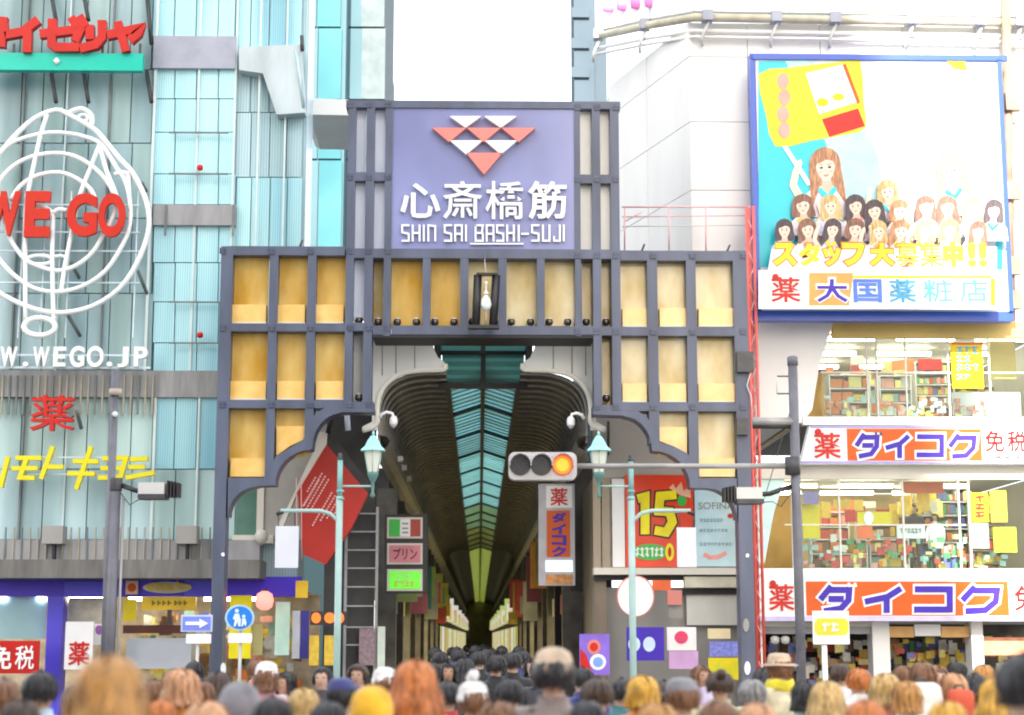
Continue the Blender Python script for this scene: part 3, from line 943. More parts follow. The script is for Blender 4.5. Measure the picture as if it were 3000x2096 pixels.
t = flatsign('purple_dot_notice', 'white notice with one purple dot beside the street pole', 276, 1828, 322, 1890, SY - .6, m_white)
ppoly('dot', pell(290, 1846, 11, 14, 14), SY - .61, .01, M('purple_dot', (.35, .12, .42), .5), t)
# under the left arch: small lanterns and signs
t = thing('paper_lantern', 'round red paper lantern glowing under the left arch', 'lantern', P(775, 1785, 36.0))
lathe('shade', [(.06, -.2), (.16, -.14), (.2, 0), (.16, .14), (.06, .2)], P(775, 1760, 36.0), M('red_paper', (.75, .14, .12), .6, emit=.5, ecol=(1, .25, .2)), t, 14)
lathe('cap', [(.07, .2), (.07, .24)], P(775, 1760, 36.0), m_black, t, 10)
t = flatsign('gold_drop_sign', 'small golden hanging sign right of the red paper lantern', 866, 1702, 902, 1752, 36.2, M('gold_board', (.70, .45, .02), .4))
t = flatsign('orange_shop_sign', 'orange lettered shop sign at the foot of the sign rack', 908, 1792, 1016, 1832, 35.8, m_darkwall)
for a, c in ((912, 940), (950, 982), (984, 1008)):
    ppoly('letter_blob', pell((a + c) / 2, 1811, (c - a) / 2, 16, 12), 35.78, .02, M('orange_glow', (.85, .16, .02), .4, emit=.3), t)
t = flatsign('mint_banner', 'tall mint green banner standing below the left arch', 806, 1764, 848, 1920, 36.4, M('mint_cloth', (.50, .74, .62), .6))
t = flatsign('pale_banner', 'tall pale grey banner next to the mint green one', 856, 1790, 878, 1930, 36.5, M('pale_cloth', (.55, .58, .66), .6))
t = flatsign('navy_banner', 'tall navy banner next to the pale grey one', 880, 1790, 904, 1930, 36.5, M('navy_cloth', (.05, .04, .30), .6))
for i, (a, c, lab) in enumerate(((906, 934, 'narrow yellow poster under the orange shop sign'), (950, 986, 'wider yellow poster under the orange shop sign'))):
    t = flatsign('yellow_poster', lab, a, 1862, c, 1950, 36.0, M('ochre_poster', (.72, .48, .05), .5, var=.2, scale=8))
t = flatsign('yellow_back_board', 'bright yellow board behind the round blue traffic sign', 672, 1745, 736, 1930, 36.8, M('lemon_board', (.85, .75, .0), .5, var=.1))
t = flatsign('olive_board', 'olive striped board right of the bright yellow one', 740, 1830, 770, 1920, 36.9, M('olive_cloth', (.45, .42, .18), .6))

# ------------------------------------------------------------------ signs on the left building
def text_letters(t, items, Y, dep, mat, bold):
    for ch, a, b, c, d in items:
        ptext('letter', ch, a, b, c, d, Y, dep, mat, t, bold=bold)
SGY = LY - .7
t = thing('restaurant_sign', 'puffy red katakana letters standing on a turquoise bar', 'sign', P(200, 205, SGY))
m_puff = M('puffy_red', (.52, .018, .012), .4, var=.08, spec=.3)
for st in ([[(8, 58), (2, 128)], [(-30, 88), (14, 80)]], [[(104, 62), (66, 92), (22, 100)], [(80, 88), (78, 144)]],
           [[(124, 98), (236, 84), (222, 112)], [(152, 64), (150, 128), (164, 138), (222, 138)], [(212, 58), (222, 74)], [(236, 54), (246, 70)]],
           [[(262, 82), (262, 106)], [(298, 68), (298, 108), (280, 130), (242, 140)]], [[(322, 100), (408, 82), (404, 96), (386, 112)], [(346, 72), (366, 142)]]):
    pstrokes('letter', st, 25, SGY - .12, .18, m_puff, t, cap=9)
pbox('turquoise_bar', -60, 156, 418, 206, SGY, .2, M('turquoise_enamel', (.0, .50, .38), .3, var=.04), t)
for px in (40, 165, 300, 410):
    pbox('letter_post', px - 3, 128, px + 3, 158, SGY + .02, .04, m_dark, t)
lathe('lamp_dot', [(.02, -.08), (.08, 0), (.02, .08)], P(166, 180, SGY - .02), m_letter, t, 10)

t = thing('neon_globe_sign', 'large white tube globe and bulb emblem with red letters across it', 'sign', P(150, 985, SGY))
GY = SGY
def wtube(pp, r=7., k=3, closed=False, nm='neon_tube'):
    ptube(nm, smooth_path(pp, k, closed), GY, r, m_tube, t, 8, closed)
wtube([(-45, 500), (0, 450), (40, 402), (100, 348), (164, 323), (200, 336), (255, 366), (290, 392), (349, 464), (387, 505), (424, 577), (437, 643), (429, 701), (398, 778), (348, 848), (271, 898), (186, 917), (116, 910), (58, 890), (0, 860), (-40, 830)], 8)
wtube([(200, 332), (222, 322), (246, 321), (268, 340), (268, 372)], 8)
wtube(pell(243, 346, 14, 10, 12), 5, 1, True)
wtube([(-40, 480), (0, 445), (35, 419), (80, 402), (140, 390), (195, 391), (250, 402), (298, 425), (340, 490), (366, 530), (380, 585), (381, 655), (360, 716), (309, 794), (240, 840), (166, 856), (97, 844), (39, 805), (0, 763), (-30, 720)])
wtube([(-20, 560), (10, 515), (52, 478), (110, 455), (181, 450), (240, 468), (295, 510), (330, 560), (340, 600), (325, 650), (301, 690), (271, 740), (224, 778), (174, 794), (128, 786), (77, 763), (39, 716), (19, 670), (8, 610)])
wtube([(30, 590), (60, 545), (112, 514), (174, 506), (223, 523), (265, 555), (285, 600)])
wtube([(138, 335), (118, 400), (100, 480), (85, 550), (74, 620), (74, 760), (74, 950)])
wtube([(292, 425), (262, 500), (232, 580), (209, 686), (190, 780), (178, 863)])
wtube([(292, 430), (312, 500), (336, 560), (350, 610)])
wtube([(335, 512), (372, 508), (378, 560), (382, 620)])
wtube([(92, 606), (118, 602), (142, 614), (155, 640), (153, 732), (155, 863), (158, 950)])
wtube([(155, 625), (172, 614), (196, 618)])
wtube(pell(116, 958, 46, 26, 18), 9, 1, True)
wtube(pell(116, 762, 38, 13, 14), 6, 1, True)
wtube([(160, 752), (178, 750), (192, 754)], 5)
m_grid = M('pale_frame', (.62, .72, .78), .4)
for y in (600, 680, 735, 828):
    pbox('support_bar', -60, y - 1.8, 408, y + 1.8, GY + .1, .04, m_grid, t)
for px in (62, 126, 200, 397):
    pbox('support_post', px - 1.8, 560, px + 1.8, 990, GY + .14, .04, m_grid, t)
for ch, a, b, c, d in (('W', -45, 560, 58, 690), ('E', 72, 560, 146, 694), ('G', 195, 566, 284, 692), ('O', 287, 566, 366, 694)):
    ptext('letter', ch, a, b, c, d, GY - .22, .12, M('glossy_red', (.55, .022, .008), .4, var=.06, spec=.3), t, bold=.045)
t = thing('web_address_sign', 'white web address letters in a row beneath the tube globe', 'sign', P(200, 1080, SGY))
text_letters(t, [('W', -50, 1016, -8, 1074), ('W', 0, 1016, 50, 1074), ('.', 66, 1060, 82, 1074), ('W', 96, 1016, 144, 1074), ('E', 156, 1016, 192, 1074), ('G', 204, 1014, 246, 1076), ('O', 254, 1014, 303, 1076), ('.', 312, 1060, 328, 1074), ('J', 344, 1016, 376, 1076), ('P', 392, 1016, 432, 1074)], SGY, .1, m_letter, .03)
pbox('mounting_rail', -60, 1038, 400, 1043, SGY + .12, .04, m_grid, t)
pbox('mounting_rail', -60, 1074, 440, 1080, SGY + .12, .04, m_grid, t)
t = thing('medicine_sign', 'single red medicine character above the yellow italic letters', 'sign', P(150, 1262, SGY))
ptext('letter', '薬', 88, 1158, 217, 1262, SGY, .16, m_redlt, t, bold=.008)
t = thing('yellow_drugstore_letters', 'slanting yellow katakana drugstore letters on the glass front', 'sign', P(230, 1440, SGY))
c3 = lambda s: [(x * .3741, 1050 + y * .374) for x, y in s]
m_ylet = M('yellow_letter', (.74, .66, .0), .35, var=.04)
for st in ([[(60, 770), (0, 1010)]], [[(120, 780), (322, 780)], [(90, 862), (292, 860)], [(205, 785), (152, 935), (268, 938)]], [[(412, 690), (318, 945)], [(370, 850), (492, 850)]],
           [[(712, 690), (592, 1025)], [(570, 806), (768, 808)], [(528, 902), (740, 905)]], [[(800, 785), (985, 780), (942, 930), (765, 937)], [(785, 860), (960, 860)]],
           [[(1018, 792), (1155, 785)], [(1005, 852), (1132, 850)], [(985, 936), (1208, 895)]]):
    pstrokes('letter', [c3(s) for s in st], 13, SGY, .14, m_ylet, t, cap=0)
for y in (1340, 1390):
    pbox('mounting_rail', 60, y - 2, 420, y + 2, SGY + .16, .04, m_grid, t)

# red box sign hanging on edge under the left arch
RBY = 35.6
rb = thing('red_box_sign', 'large red box sign hanging tilted under the left arch with white lettering', 'sign', P(960, 1660, RBY))
m_redbox = M('red_box_face', (.42, .02, .012), .35, var=.2, scale=.7)
ppoly('face', [(957, 1303), (1078, 1446), (1028, 1550), (954, 1655), (888, 1625), (872, 1441)], RBY, .25, m_redbox, rb)
ppoly('side', [(934, 1266), (960, 1264), (957, 1303), (872, 1441), (828, 1545), (806, 1552), (840, 1490), (920, 1320)], RBY + .02, .22, m_cream, rb)
ppoly('upper_edge', [(962, 1264), (980, 1280), (1090, 1425), (1078, 1446), (957, 1303)], RBY + .03, .2, m_darkwall, rb)
m_palered = M('pale_red_ink', (.80, .45, .42), .5)
for k in range(9):
    x0, y0 = 950 - k * 4 + k * 11, 1390 + k * 14
    ln = [60, 95, 120, 130, 110, 120, 90, 80, 60][k]
    dx, dy = -.5, .86
    x0, y0 = 925 + k * 9.5, 1398 + k * 9 - (30 if k in (2, 3, 4) else 0)
    pts = [(x0, y0), (x0 + dx * ln, y0 + dy * ln)]
    seg = int(ln / 9)
    ss = [[(x0 + dx * i * 9, y0 + dy * i * 9), (x0 + dx * (i * 9 + 6), y0 + dy * (i * 9 + 6))] for i in range(seg)]
    pstrokes('lettering', ss, 4, RBY - .01, .01, m_palered, rb)
for px in (868, 882):
    tube('hanging_cable', [P(px, 1400, RBY - .05), P(px + 2, 1640, RBY - .05)], .012, m_palered, rb, 5)
tube('upper_rod', [P(960, 1270, RBY), P(975, 1200, RBY)], .05, m_black, rb, 6)
# blue-white strut lamp right of it
t = thing('strut_lamp', 'short pale blue tubular lamp hanging beside the vault eave', 'lamp', P(1020, 1262, 35.4))
tube('tube', [P(1016, 1208, 35.4), P(1020, 1262, 35.4)], .06, m_pale, t, 8)
lathe('collar', [(.08, -.03), (.08, .05)], P(1016, 1208, 35.4), m_letter, t, 10)

# far glass tower and white ledge left of the sign
t = thing('far_glass_tower', 'bright cyan glass tower rising behind the sign', 'building', (P(1000, 1865, 52).x, 52, 0))
m_cy = M('bright_cyan_glass', (.055, .19, .225), .6, var=.2, scale=.25, col2=(.09, .23, .25), spec=.05)
m_cyp = M('pale_cyan_strip', (.11, .19, .22), .7, spec=.05, var=.1, scale=.3)
x0, x1 = P(860, 300, 52).x, P(1010, 300, 52).x
x2 = P(1128, 300, 52).x
box('shaft', x0, x1, 52.1, 60, 0, 26, m_cyp, t)
for a, c, m in ((870, 905, m_cy), (908, 930, m_cyp), (933, 1000, m_cy), (1010, 1060, m_cyp), (1060, 1128, m_glassC)):
    for b, d in ((-300, 78), (84, 290), (296, 465), (471, 740)):
        pbox('glass_panel', a, b, c, d, 52 if c < 1005 else 53, .1 if c < 1005 else 6, m if m is not m_glassC else M('pale_strip_b', (.17, .21, .22), .7, spec=.05), t)
t = thing('white_ledge', 'white rounded ledge jutting out beside the sign tower', 'ledge', P(950, 340, 40))
ppoly('slab', [(890, 296), (905, 288), (1020, 292), (1020, 338), (905, 336), (890, 328)], 40, 3, m_tile, t)
tube('end_bolt', [P(888, 300, 40), P(888, 345, 40)], .1, m_grey, t, 8)
# ------------------------------------------------------------------ right corner building with the drugstore
RY = 36.0
rbld = thing('drugstore_building', 'white panelled corner building with drugstore floors and a rooftop hoarding', 'building', (P(2500, 1865, RY).x, RY, 0))
m_joint = M('panel_joint', (.42, .42, .41), .6)
def zat(py, Y=RY, px=2500): return P(px, py, Y).z
def xat(px, Y=RY, py=1000): return P(px, py, Y).x
X0c, X1c, XR = xat(1790, 40.5), xat(2035), xat(3120)
ZTOP = zat(70)
# upper wall panels, front and chamfer, each panel its own piece
def quad_panel(name, a, b, z0, z1, th, mat, par):
    """upright panel from plan point a to plan point b"""
    a, b = Vector(a), Vector(b)
    d = (b - a).normalized(); n = Vector((-d.y, d.x)) * th
    vs = [(p.x, p.y, z) for z in (z0, z1) for p in (a, b, b + n, a + n)]
    return mk(name, vs, [(0, 1, 5, 4), (1, 2, 6, 5), (2, 3, 7, 6), (3, 0, 4, 7), (4, 5, 6, 7), (3, 2, 1, 0)], mat, par)
zs = [zat(945), zat(760), zat(560), zat(360), zat(170), ZTOP]
C0, C1, F1 = (X0c, 40.5), (X1c, RY), (XR, RY)
for i in range(len(zs) - 1):
    for k in range(2):
        a = (C0[0] + (C1[0] - C0[0]) * k / 2, C0[1] + (C1[1] - C0[1]) * k / 2)
        b = (C0[0] + (C1[0] - C0[0]) * (k + 1) / 2 - .015, C0[1] + (C1[1] - C0[1]) * (k + 1) / 2 + .008)
        quad_panel('wall_panel', a, b, zs[i] + .008, zs[i + 1] - .008, .2, m_tile, rbld)
    xs = [X1c, xat(2210), xat(2430), xat(2680), xat(2900), XR]
    for k in range(5):
        quad_panel('wall_panel', (xs[k] + .008, RY), (xs[k + 1] - .008, RY), zs[i] + .008, zs[i + 1] - .008, .2, m_tile, rbld)
# core behind the panel joints and the flank facing the arcade
mk('core', [(C0[0] + .05, C0[1] + .2, zs[0]), (C1[0], RY + .15, zs[0]), (XR, RY + .15, zs[0]), (XR, 48, zs[0]), (C0[0] + .05, 48, zs[0]),
            (C0[0] + .05, C0[1] + .2, ZTOP), (C1[0], RY + .15, ZTOP), (XR, RY + .15, ZTOP), (XR, 48, ZTOP), (C0[0] + .05, 48, ZTOP)],
   [(0, 1, 6, 5), (1, 2, 7, 6), (2, 3, 8, 7), (3, 4, 9, 8), (4, 0, 5, 9), (5, 6, 7, 8, 9), (4, 3, 2, 1, 0)], m_joint, rbld)
# cornice rails and clamps under the hoarding
m_olive = M('cornice_olive', (.50, .47, .36), .5, var=.2)
CP = [P(1745, 108, 39.6), P(1905, 74, 37.6), P(2035, 52, 35.75), P(2400, 58, 35.75), P(2850, 66, 35.75), P(3060, 70, 35.75)]
tube('cornice_rail', CP, .10, m_olive, rbld, 8)
CP2 = [p + Vector((0, .1, -.28)) for p in CP]
tube('cornice_pipe', CP2, .05, m_tile, rbld, 8)
tube('cornice_pipe', [p + Vector((0, .1, -.42)) for p in CP], .04, m_tile, rbld, 8)
def along(f):
    f *= len(CP) - 1; i = min(int(f), len(CP) - 2)
    return CP[i].lerp(CP[i + 1], f - i)
for f in (.01, .18, .42, .53, .62, .72, .82, .93):
    q = along(f)
    box('clamp', q.x - .12, q.x + .12, q.y - .16, q.y + .1, q.z - .1, q.z + .14, M('clamp_blue', (.32, .34, .42), .5), rbld)
    tube('clamp_arm', [q + Vector((.03, -.05, -.1)), q + Vector((-.12, .05, -.45)), q + Vector((-.1, .15, -.62))], .035, m_palegrey, rbld, 6)
# hoarding on the roof
hd = thing('rooftop_hoarding', 'white rooftop hoarding with pink lettering above the cornice', 'billboard', (CP[2].x, CP[2].y, CP[2].z + .2))
m_hoard = M('hoarding_white', (.78, .82, .84), .45, var=.04)
for i in range(len(CP) - 1):
    a, b = CP[i], CP[i + 1]
    vs = [(a.x, a.y, a.z + .16), (b.x - .01, b.y, b.z + .16), (b.x - .01, b.y, b.z + 3.6), (a.x, a.y, a.z + 3.6)]
    vs += [(x, y + .25, z) for x, y, z in vs]
    mk('hoarding_panel', vs, [(0, 1, 2, 3), (5, 4, 7, 6), (0, 4, 5, 1), (2, 6, 7, 3), (1, 5, 6, 2), (3, 7, 4, 0)], m_hoard, hd)
m_magenta = M('pink_letter', (.85, .25, .62), .4)
for k in range(4):
    q = P(1782 + k * 42, 18 - k * 4, 38.9 - k * .45)
    lathe('letter_blob', [(.02, -.16), (.15, -.12), (.17, .0), (.15, .3), (.05, .34)], q, m_magenta, hd, 10, squash=.4)

# pale column of a building further back, right of the sky gap
t = thing('far_pale_column', 'pale blue grey service column rising behind the sign tower', 'column', (P(1720, 1865, 46).x, 46, 0))
for a, c, dy in ((1682, 1742, 0), (1744, 1784, .8)):
    x0, x1 = P(a, 200, 46).x, P(c, 200, 46).x
    box('shaft', x0, x1, 46 + dy, 47.5 + dy, 0, 22, M('pale_bluegrey', (.10, .135, .165), .8, spec=.05, var=.15, scale=.6, streak=.3), t)
for py in (40, 130, 215):
    q = P(1700, py, 46)
    box('pipe_clip', q.x - .25, q.x + .25, 45.9, 46, q.z - .15, q.z + .15, M('pale_bluegrey'), t)

# balcony rail behind the gate's right wing
t = thing('balcony_rail', 'thin pinkish balcony railing above the gate right wing', 'railing', P(2000, 735, 35.3))
m_rail = M('pink_rail', (.72, .42, .44), .4)
for py in (607, 632, 660):
    ptube('rail', [(1822, py + (4 if py > 620 else 0)), (2198, py)], 35.3, 1.8 if py > 607 else 2.6, m_rail if py < 640 else m_palegrey, t, 6)
for px in (1830, 1960, 2068, 2196):
    ptube('rail_post', [(px, 606), (px, 738)], 35.3, 2.4 if px < 2190 else 5, m_rail, t, 6)
tube('brace', [P(1830, 650, 35.3), P(1880, 622, 35.3)], .015, m_rail, t, 5)

# ---- shop floors
m_room = M('shop_ceiling', (.40, .38, .33), .6, var=.06)
m_backw = M('shop_back_wall', (.60, .42, .16), .6, var=.2, scale=1.5)
m_floor = M('shop_floor', (.3, .28, .25), .5)
m_tubeon = M('fluorescent', (1, 1, .95), .3, emit=5.0, ecol=(1, .90, .66))
m_warm = M('warm_panel', (.72, .52, .16), .5, var=.1, scale=1.2)
glass = clear_glass(mixf=.02)
RB = 43.0
def floor_room(py0, py1, pxl, name):
    z1, z0 = zat(py0), zat(py1)
    xl, xr = xat(pxl), XR
    box('room_ceiling', xl, xr, RY + .15, RB, z1 + .02, z1 + .1, m_room, rbld)
    box('room_floor', xl, xr, RY + .15, RB, z0 - .1, z0 - .02, m_floor, rbld)
    box('back_wall', xl, xr, RB, RB + .1, z0, z1, m_backw, rbld)
    box('room_side', xl - .1, xl, RY + .25, RB, z0, z1, m_room, rbld)
    box('room_side', xr, xr + .1, RY + .25, RB, z0, z1, m_room, rbld)
    n = 0
    for dx in (.6, 2.4, 4.2, 5.6):
        for yy in (37.2, 39.2, 41.2):
            if xl + dx + 1.3 < xr:
                tag(box('tube_lamp', xl + dx, xl + dx + 1.3, yy, yy + .12, z1 - .16, z1 - .08, m_tubeon), 'lit fluorescent tube under the ceiling of the %s drugstore floor' % name, 'lamp', 'tubes of the %s drugstore floor' % name)
    return xl, xr, z0, z1
goods_rng = random.Random(11)
GC = [(.75, .20, .03), (.78, .55, .06), (.66, .66, .60), (.10, .38, .14), (.60, .06, .04), (.75, .35, .28), (.12, .16, .45), (.82, .72, .25), (.28, .15, .07), (.35, .58, .52)]
gm = [M('goods_%d' % i, c, .45, var=.1, scale=9) for i, c in enumerate(GC)]
def goods(label, x0, x1, y, z0, z1, rows, dens=.26, cols=None):
    vs, fs, fm = [], [], []
    for r in range(rows):
        zb = z0 + (z1 - z0) * r / rows + .03
        h = (z1 - z0) / rows - .07
        x = x0
        while x < x1 - .05:
            w = goods_rng.uniform(.5, 1.2) * dens; hh = h * goods_rng.uniform(.55, 1.)
            k = len(vs); yy = y + goods_rng.uniform(0, .08)
            w2 = min(w * .93, x1 - x)
            for a in (x, x + w2):
                for b in (yy, yy + .25):
                    for c in (zb, zb + hh):
                        vs.append((a, b, c))
            fs += [tuple(k + i for i in f) for f in ((0, 1, 3, 2), (4, 6, 7, 5), (0, 4, 5, 1), (2, 3, 7, 6), (0, 2, 6, 4), (1, 5, 7, 3))]
            ci = goods_rng.choice(cols) if cols else goods_rng.randrange(len(GC))
            fm += [ci] * 6
            x += w
    o = mk('merchandise', vs, fs, None, None, mats=gm, fm=fm)
    return tag(o, label, 'goods', kind='stuff')
def clutter(label, x0, x1, y0, y1, z0, z1, n, cols, smin=.1, smax=.34):
    vs, fs, fm = [], [], []
    for _ in range(n):
        w, h = goods_rng.uniform(smin, smax), goods_rng.uniform(smin, smax)
        x, y, z = goods_rng.uniform(x0, x1 - w), goods_rng.uniform(y0, y1), goods_rng.uniform(z0, z1 - h)
        k = len(vs); sh = goods_rng.uniform(-.12, .12) * h
        for a, s_ in ((x, 0), (x + w, sh)):
            for b in (y, y + .05):
                for c in (z, z + h):
                    vs.append((a, b, c + s_))
        fs += [tuple(k + i for i in f) for f in ((0, 1, 3, 2), (4, 6, 7, 5), (0, 4, 5, 1), (2, 3, 7, 6), (0, 2, 6, 4), (1, 5, 7, 3))]
        ci = cols[int(abs(math.sin(math.floor(x * 1.6) * 12.9 + math.floor(z * 2.2) * 78.2 + math.floor(y) * 3.1)) * 997) % len(cols)] if goods_rng.random() < .72 else goods_rng.choice(cols)
        fm += [ci] * 6
    return tag(mk('merchandise', vs, fs, None, None, mats=gm, fm=fm), label, 'goods', kind='stuff')
def shelf(label, x0, x1, y, z0, z1, rows, glabel, **kw):
    t = thing('shelf_unit', label, 'shelf', ((x0 + x1) / 2, y, z0))
    box('back_board', x0, x1, y + .42, y + .46, z0, z1, m_backw, t)
    for r in range(rows + 1):
        z = z0 + (z1 - z0) * r / rows
        box('shelf_board', x0, x1, y - .02, y + .42, z - .025, z + .005, m_white, t)
    for x in (x0, x1):
        box('end_panel', x - .03, x, y - .02, y + .44, z0, z1, m_white, t)
    goods(glabel, x0 + .03, x1 - .04, y, z0, z1, rows, **kw)

# third floor (upper shop window)
xl, xr, z0, z1 = floor_room(948, 1222, 2352, 'upper')
# slanted white pier left of the window
ppoly('slanted_pier', [(2215, 943), (2442, 943), (2400, 1075), (2380, 1200), (2350, 1240), (2215, 1240)], RY - .02, .3, m_tile, rbld)
pbox('window_head', 2440, 943, 3100, 990, RY - .01, .2, m_warm, rbld)  # warm glow of the window is put into this panel's colour
pbox('window_sill', 2352, 1222, 3120, 1246, RY - .06, .3, m_tile, rbld)
for px in (2542, 2570, 2655, 2780, 2900):
    pbox('window_mullion', px - 2.2, 990, px + 2.2, 1222, RY + .02, .06, m_cream, rbld)
pbox('window_transom', 2405, 1090, 3060, 1094, RY + .02, .05, m_cream, rbld)
for a, c in ((2405, 2540), (2545, 2653), (2658, 2778), (2783, 2898), (2903, 3100)):
    pbox('window_glass', a, 990, c, 1222, RY + .045, .012, glass, rbld)
zz0, zz1 = zat(1218, 37.5), zat(1098, 37.5)
shelf('white shelf unit of orange boxes behind the upper window', xat(2428, 37.5), xat(2545, 37.5), 37.5, zz0, zz1, 3, 'orange and pale boxed goods behind the upper window', cols=[0, 1, 5, 0, 2, 7])
shelf('white shelf unit of pastel goods beside the pillar in the upper window', xat(2575, 37.6), xat(2665, 37.6), 37.6, zz0, zz1, 3, 'pastel boxed goods in the upper window', cols=[2, 9, 7, 5, 2])
shelf('tall crowded shelf unit left of the yellow upper notice', xat(2680, 37.9), xat(2790, 37.9), 37.9, zz0, zat(1060, 37.9), 5, 'small mixed goods on the tall crowded shelf', dens=.1)
t = flatsign('red_promo_board', 'red promotion board over the tall crowded shelf', 2690, 1052, 2760, 1085, 37.85, m_redlt)
t = flatsign('yellow_notice', 'yellow window notice with blue characters in the upper shop', 2788, 1004, 2880, 1138, RY - .04, m_yellow)
pbox('orange_edge', 2788, 1004, 2880, 1010, RY - .05, .01, m_orange, t)
m_bl2 = M('mid_blue_ink', (.05, .35, .60), .5)
for txt, b, d, c in (('い薬品', 1015, 1036, 2870), ('一番', 1042, 1060, 2846), ('大特価', 1066, 1086, 2872), ('販売', 1096, 1112, 2846)):
    scribble('lettering', 2803, b, c, d, len(txt), RY - .055, m_bl2, t)
t = flatsign('white_board_stack', 'blank white display boards leaning in the upper window corner', 2790, 1150, 2990, 1218, 37.0, m_white, 'board')
t2 = flatsign('amber_blind', 'amber blind beside the yellow notice', 2900, 970, 2975, 1110, 37.2, m_warm, 'blind')

# sign band between the floors
def daikoku(t, Y, K, BOX, DA, I_, KO, KU, wpx, mark=None):
    """K: rect of the medicine character; BOX: orange field; strokes in pixel space"""
    a, b, c, d = K
    pbox('character_ground', a - 6, b - 5, c + 6, d + 5, Y - .008, .006, m_white, t)
    ptext('character', '薬', a, b, c, d, Y - .02, .01, m_redlt, t, bold=.016)
    ppoly('red_ball', pell(a + (c - a) * .16, b - 2, 10, 10, 12), Y - .03, .01, m_red, t)
    pbox('orange_field', *BOX, Y - .012, .01, m_orange, t)
    for nm, ss in zip(('letter',) * 4, (DA, I_, KO, KU)):
        pstrokes('letter_outline', ss, wpx + 13, Y - .022, .009, m_letter, t, cap=6)
    for nm, ss in zip(('letter',) * 4, (DA, I_, KO, KU)):
        pstrokes(nm, ss, wpx, Y - .045, .01, m_blue, t)
def kana(x0, x1, y0, y1, which):
    G_ = {'da': [[(.34, .02), (.02, .52)], [(.30, .16), (.86, .16), (.84, .55), (.62, .86), (.12, .96)], [(.26, .50), (.70, .50)]],
          'i': [[(.98, .08), (.62, .40), (.02, .58)], [(.60, .42), (.60, 1.0)]],
          'ko': [[(.04, .14), (.94, .14), (.94, .92), (.02, .92)]],
          'ku': [[(.36, .04), (.02, .55)], [(.32, .18), (.96, .18), (.92, .60), (.64, .92), (.10, .96)]]}
    return [[(x0 + (x1 - x0) * u, y0 + (y1 - y0) * v) for u, v in s] for s in G_[which]]
SG2 = RY - .35
sb = thing('drugstore_sign_band', 'white drugstore sign band with blue katakana between the two shop windows', 'sign', P(2650, 1362, SG2))
ppoly('board', [(2372, 1248), (3120, 1248), (3120, 1360), (2346, 1360)], SG2, .3, m_letter, sb)
pbox('lower_rim', 2346, 1352, 3120, 1358, SG2 - .02, .02, M('lilac_rim', (.35, .30, .65), .4), sb)
pbox('upper_rim', 2374, 1249, 3120, 1254, SG2 - .02, .02, M('lilac_rim'), sb)
daikoku(sb, SG2, (2384, 1268, 2464, 1344), (2482, 1257, 2876, 1350), kana(2508, 2580, 1270, 1340, 'da'), kana(2594, 2664, 1272, 1342, 'i'), kana(2684, 2764, 1270, 1338, 'ko'), kana(2782, 2858, 1270, 1340, 'ku'), 14)
pstrokes('voicing_mark', [[(2566, 1266), (2568, 1276)], [(2580, 1266), (2582, 1276)]], 6, SG2 - .05, .01, M('navy_ink', (.05, .04, .15), .5), sb)
m_rose = M('rose_ink', (.26, .02, .02), .7, spec=.1)
for ch, a, c in (('免', 2886, 2942), ('税', 2952, 3006), ('店', 3016, 3070)):
    ptext('character', ch, a, 1262, c, 1324, SG2 - .02, .015, m_rose, sb, bold=.012)
ptext('lettering', 'TAX FREE', 2886, 1334, 3060, 1346, SG2 - .02, .01, m_rose, sb)

# second floor window
xl2, xr2, y0_, y1_ = floor_room(1368, 1668, 2215, 'lower')
pbox('window_head', 2215, 1362, 3120, 1404, RY - .03, .2, m_cream, rbld)
pbox('window_sill', 2215, 1666, 3120, 1692, RY - .08, .3, m_tile, rbld)
ppoly('cyan_return', [(2216, 1404), (2300, 1404), (2268, 1500), (2240, 1650), (2216, 1660)], RY + .02, .1, M('mint_glass', (.50, .72, .70), .2), rbld)
for px in (2322, 2461, 2648, 2812, 2842):
    pbox('window_mullion', px - 2.4, 1404, px + 2.4, 1666, RY + .02, .06, m_cream, rbld)
pbox('window_transom', 2300, 1536, 2830, 1540, RY + .02, .05, m_cream, rbld)
for a, c in ((2325, 2458), (2464, 2645), (2651, 2809), (2845, 3100)):
    pbox('window_glass', a, 1404, c, 1666, RY + .045, .012, glass, rbld)
za, zb = zat(1664, 37.3), zat(1580, 37.3)
shelf('low white counter shelf of orange packets behind the lower window', xat(2362, 37.3), xat(2520, 37.3), 37.3, za, zb, 2, 'orange and brown packets on the low counter shelf', cols=[0, 1, 8, 5, 0])
shelf('low white counter shelf of mixed goods in the lower window middle', xat(2530, 37.35), xat(2640, 37.35), 37.35, za, zb, 2, 'mixed pale goods on the low middle counter', cols=[1, 2, 7, 9, 5])
shelf('tall grey stocked shelf unit at the lower window end', xat(2650, 38.2), xat(2815, 38.2), 38.2, za, zat(1430, 38.2), 6, 'dark packed goods on the tall end shelf', dens=.12, cols=[8, 6, 2, 3, 0, 6])
shelf('shelf unit of brown goods at the back of the lower shop', xat(2360, 40), xat(2470, 40), 40, za, zat(1500, 40), 4, 'brown and red goods at the back of the lower shop', cols=[8, 0, 4, 5])
